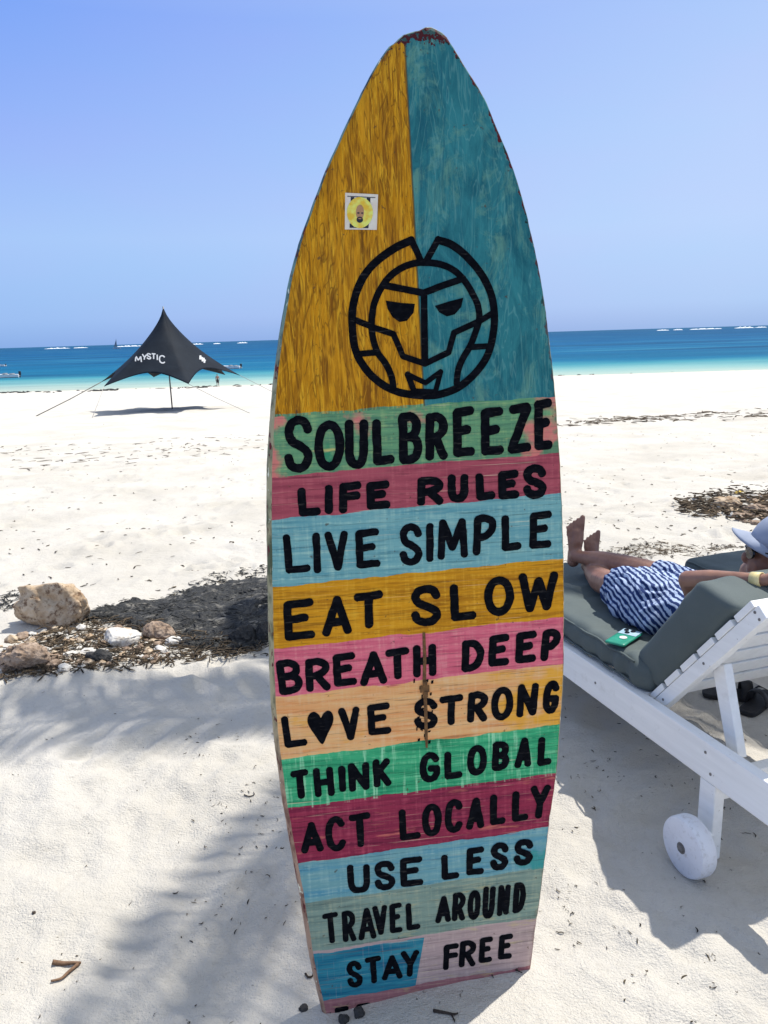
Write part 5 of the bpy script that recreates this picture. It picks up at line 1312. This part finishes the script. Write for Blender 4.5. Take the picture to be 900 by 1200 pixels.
twig([([(286, 932), (292, 934), (298, 932), (297, 929)], .0022, .003)], 'curled dark seed stalk on the sand left of the green band', DTW)
twig([([(358, 1142), (361, 1146), (366, 1145), (367, 1141)], .0030, .003)], 'curled dark bit of bark by the lower left edge of the surfboard', DTW)
def leaf(px, py, L, rz, col, label):
    g = ground_at(px, py); m = MB(); vs = []; fs = []; n = 8
    for i in range(n + 1):
        k = i / n; w = L * .22 * math.sin(math.pi * k) ** .8; z = .006 + L * .10 * math.sin(math.pi * k)
        vs += [(-L / 2 + L * k, -w, z + w * .3), (-L / 2 + L * k, 0, z), (-L / 2 + L * k, w, z + w * .3)]
    for i in range(n): fs += [(3 * i, 3 * i + 3, 3 * i + 4, 3 * i + 1), (3 * i + 1, 3 * i + 4, 3 * i + 5, 3 * i + 2)]
    m.add(vs, fs); o = m.build('leaf', simple('leaf_colour', tuple(c * .8 for c in col), col, 50, .6), None, smooth=True); o.location = g; o.rotation_euler.z = rz
    so = o.modifiers.new('so', 'SOLIDIFY'); so.thickness = .0015; tag(o, label, 'leaf')
leaf(867, 579, .16, .3, (.60, .42, .03), 'yellow leaf on the rubble heap behind the loungers')
leaf(70, 878, .020, .9, (.16, .15, .05), 'small olive leaf on the sunlit sand at the left')
leaf(605, 1131, .030, .4, (.22, .24, .04), 'yellow green sprig leaf at the right foot of the surfboard')

# ------------------------------------------------------------------ the leaning palm whose shade falls on the sand
def make_palm():
    base = Vector((5.2, 6.3, 0)); base.z = gz(base.x, base.y) - .1; top = Vector((2.75, 5.32, 6.1))
    root = empty('coconut_palm', base); tag(root, 'tall leaning coconut palm beside the loungers casting feathery shade', 'palm tree')
    BK = simple('palm_bark', (.16, .13, .10), (.30, .26, .21), 14, .9, .5, .01, stretch=(1, 1, 4)); LF = NT('palm_leaf'); v = LF.coord()
    LF = LF.set(LF.mix(LF.noise(v, 2, 3), (.035, .075, .015), (.075, .12, .03)), .5, .4)
    ctrl = [Vector((0, 0, 0)), Vector((-.05, -.05, 1.2)), Vector((-.35, -.15, 2.7)), Vector((-1.1, -.35, 4.3)), top - base - Vector((-.2, 0, .35)), top - base]
    pts = catmull(ctrl, 8); m = MB(); m.tube(pts, [.16 - .07 * i / len(pts) + .012 * (i % 2) for i in range(len(pts))], 12); m.build('trunk', BK, root, smooth=True)
    tp = top - base
    az = [(187, 2.6), (178, 2.3), (138, 2.0), (122, 2.2), (243, 2.6), (251, 2.6), (110, 2.2), (85, 2.3), (60, 2.2), (30, 2.3), (10, 2.2), (345, 2.0), (98, 1.8), (45, 1.8)]
    rs = random.Random(5)
    for (a, L) in az:
        a = R(a + rs.uniform(-3, 3)); el = rs.uniform(.15, .55); m = MB(); n = 16; P_ = []; pos = tp.copy(); e = el
        for i in range(n + 1):
            P_.append(pos.copy()); pos = pos + Vector((math.cos(a) * math.cos(e), math.sin(a) * math.cos(e), math.sin(e))) * L / n; e -= .075
        m.tube(P_, [.022 * (1 - .8 * i / n) + .003 for i in range(n + 1)], 6)
        N = 52
        for i in range(4, N):
            k = i / N * n; j = min(int(k), n - 1); p = P_[j].lerp(P_[j + 1], k - j); t = (P_[j + 1] - P_[j]).normalized(); side = t.cross(Vector((0, 0, 1))).normalized(); u = side.cross(t)
            ll = (.30 if 238 < math.degrees(a) < 256 else .46) * math.sin(math.pi * min(.12 + .9 * i / N, 1)) ** .7 * rs.uniform(.85, 1.1) + .06
            for sg in (-1, 1):
                d = (side * sg * .80 + t * .60 - u * (.05 + .25 * rs.random())).normalized(); w = t * .024
                a1, a2, a3 = p, p + d * ll * .55 - Vector((0, 0, .02)), p + d * ll - Vector((0, 0, .12 * ll + .03))
                m.add([a1 - w * .5, a1 + w * .5, a2 + w, a2 - w, a3], [(0, 1, 2, 3), (3, 2, 4)])
        m.build('frond', LF, root)
    m = MB()
    for i in range(5):
        an = i * 1.26; c = tp + Vector((math.cos(an) * .16, math.sin(an) * .16, -.22)); vs, fs = ico(2, .10, c, 1, 1, 1.25)
        m = MB(); m.add(vs, fs); m.build('coconut', BK, root, smooth=True)
make_palm()
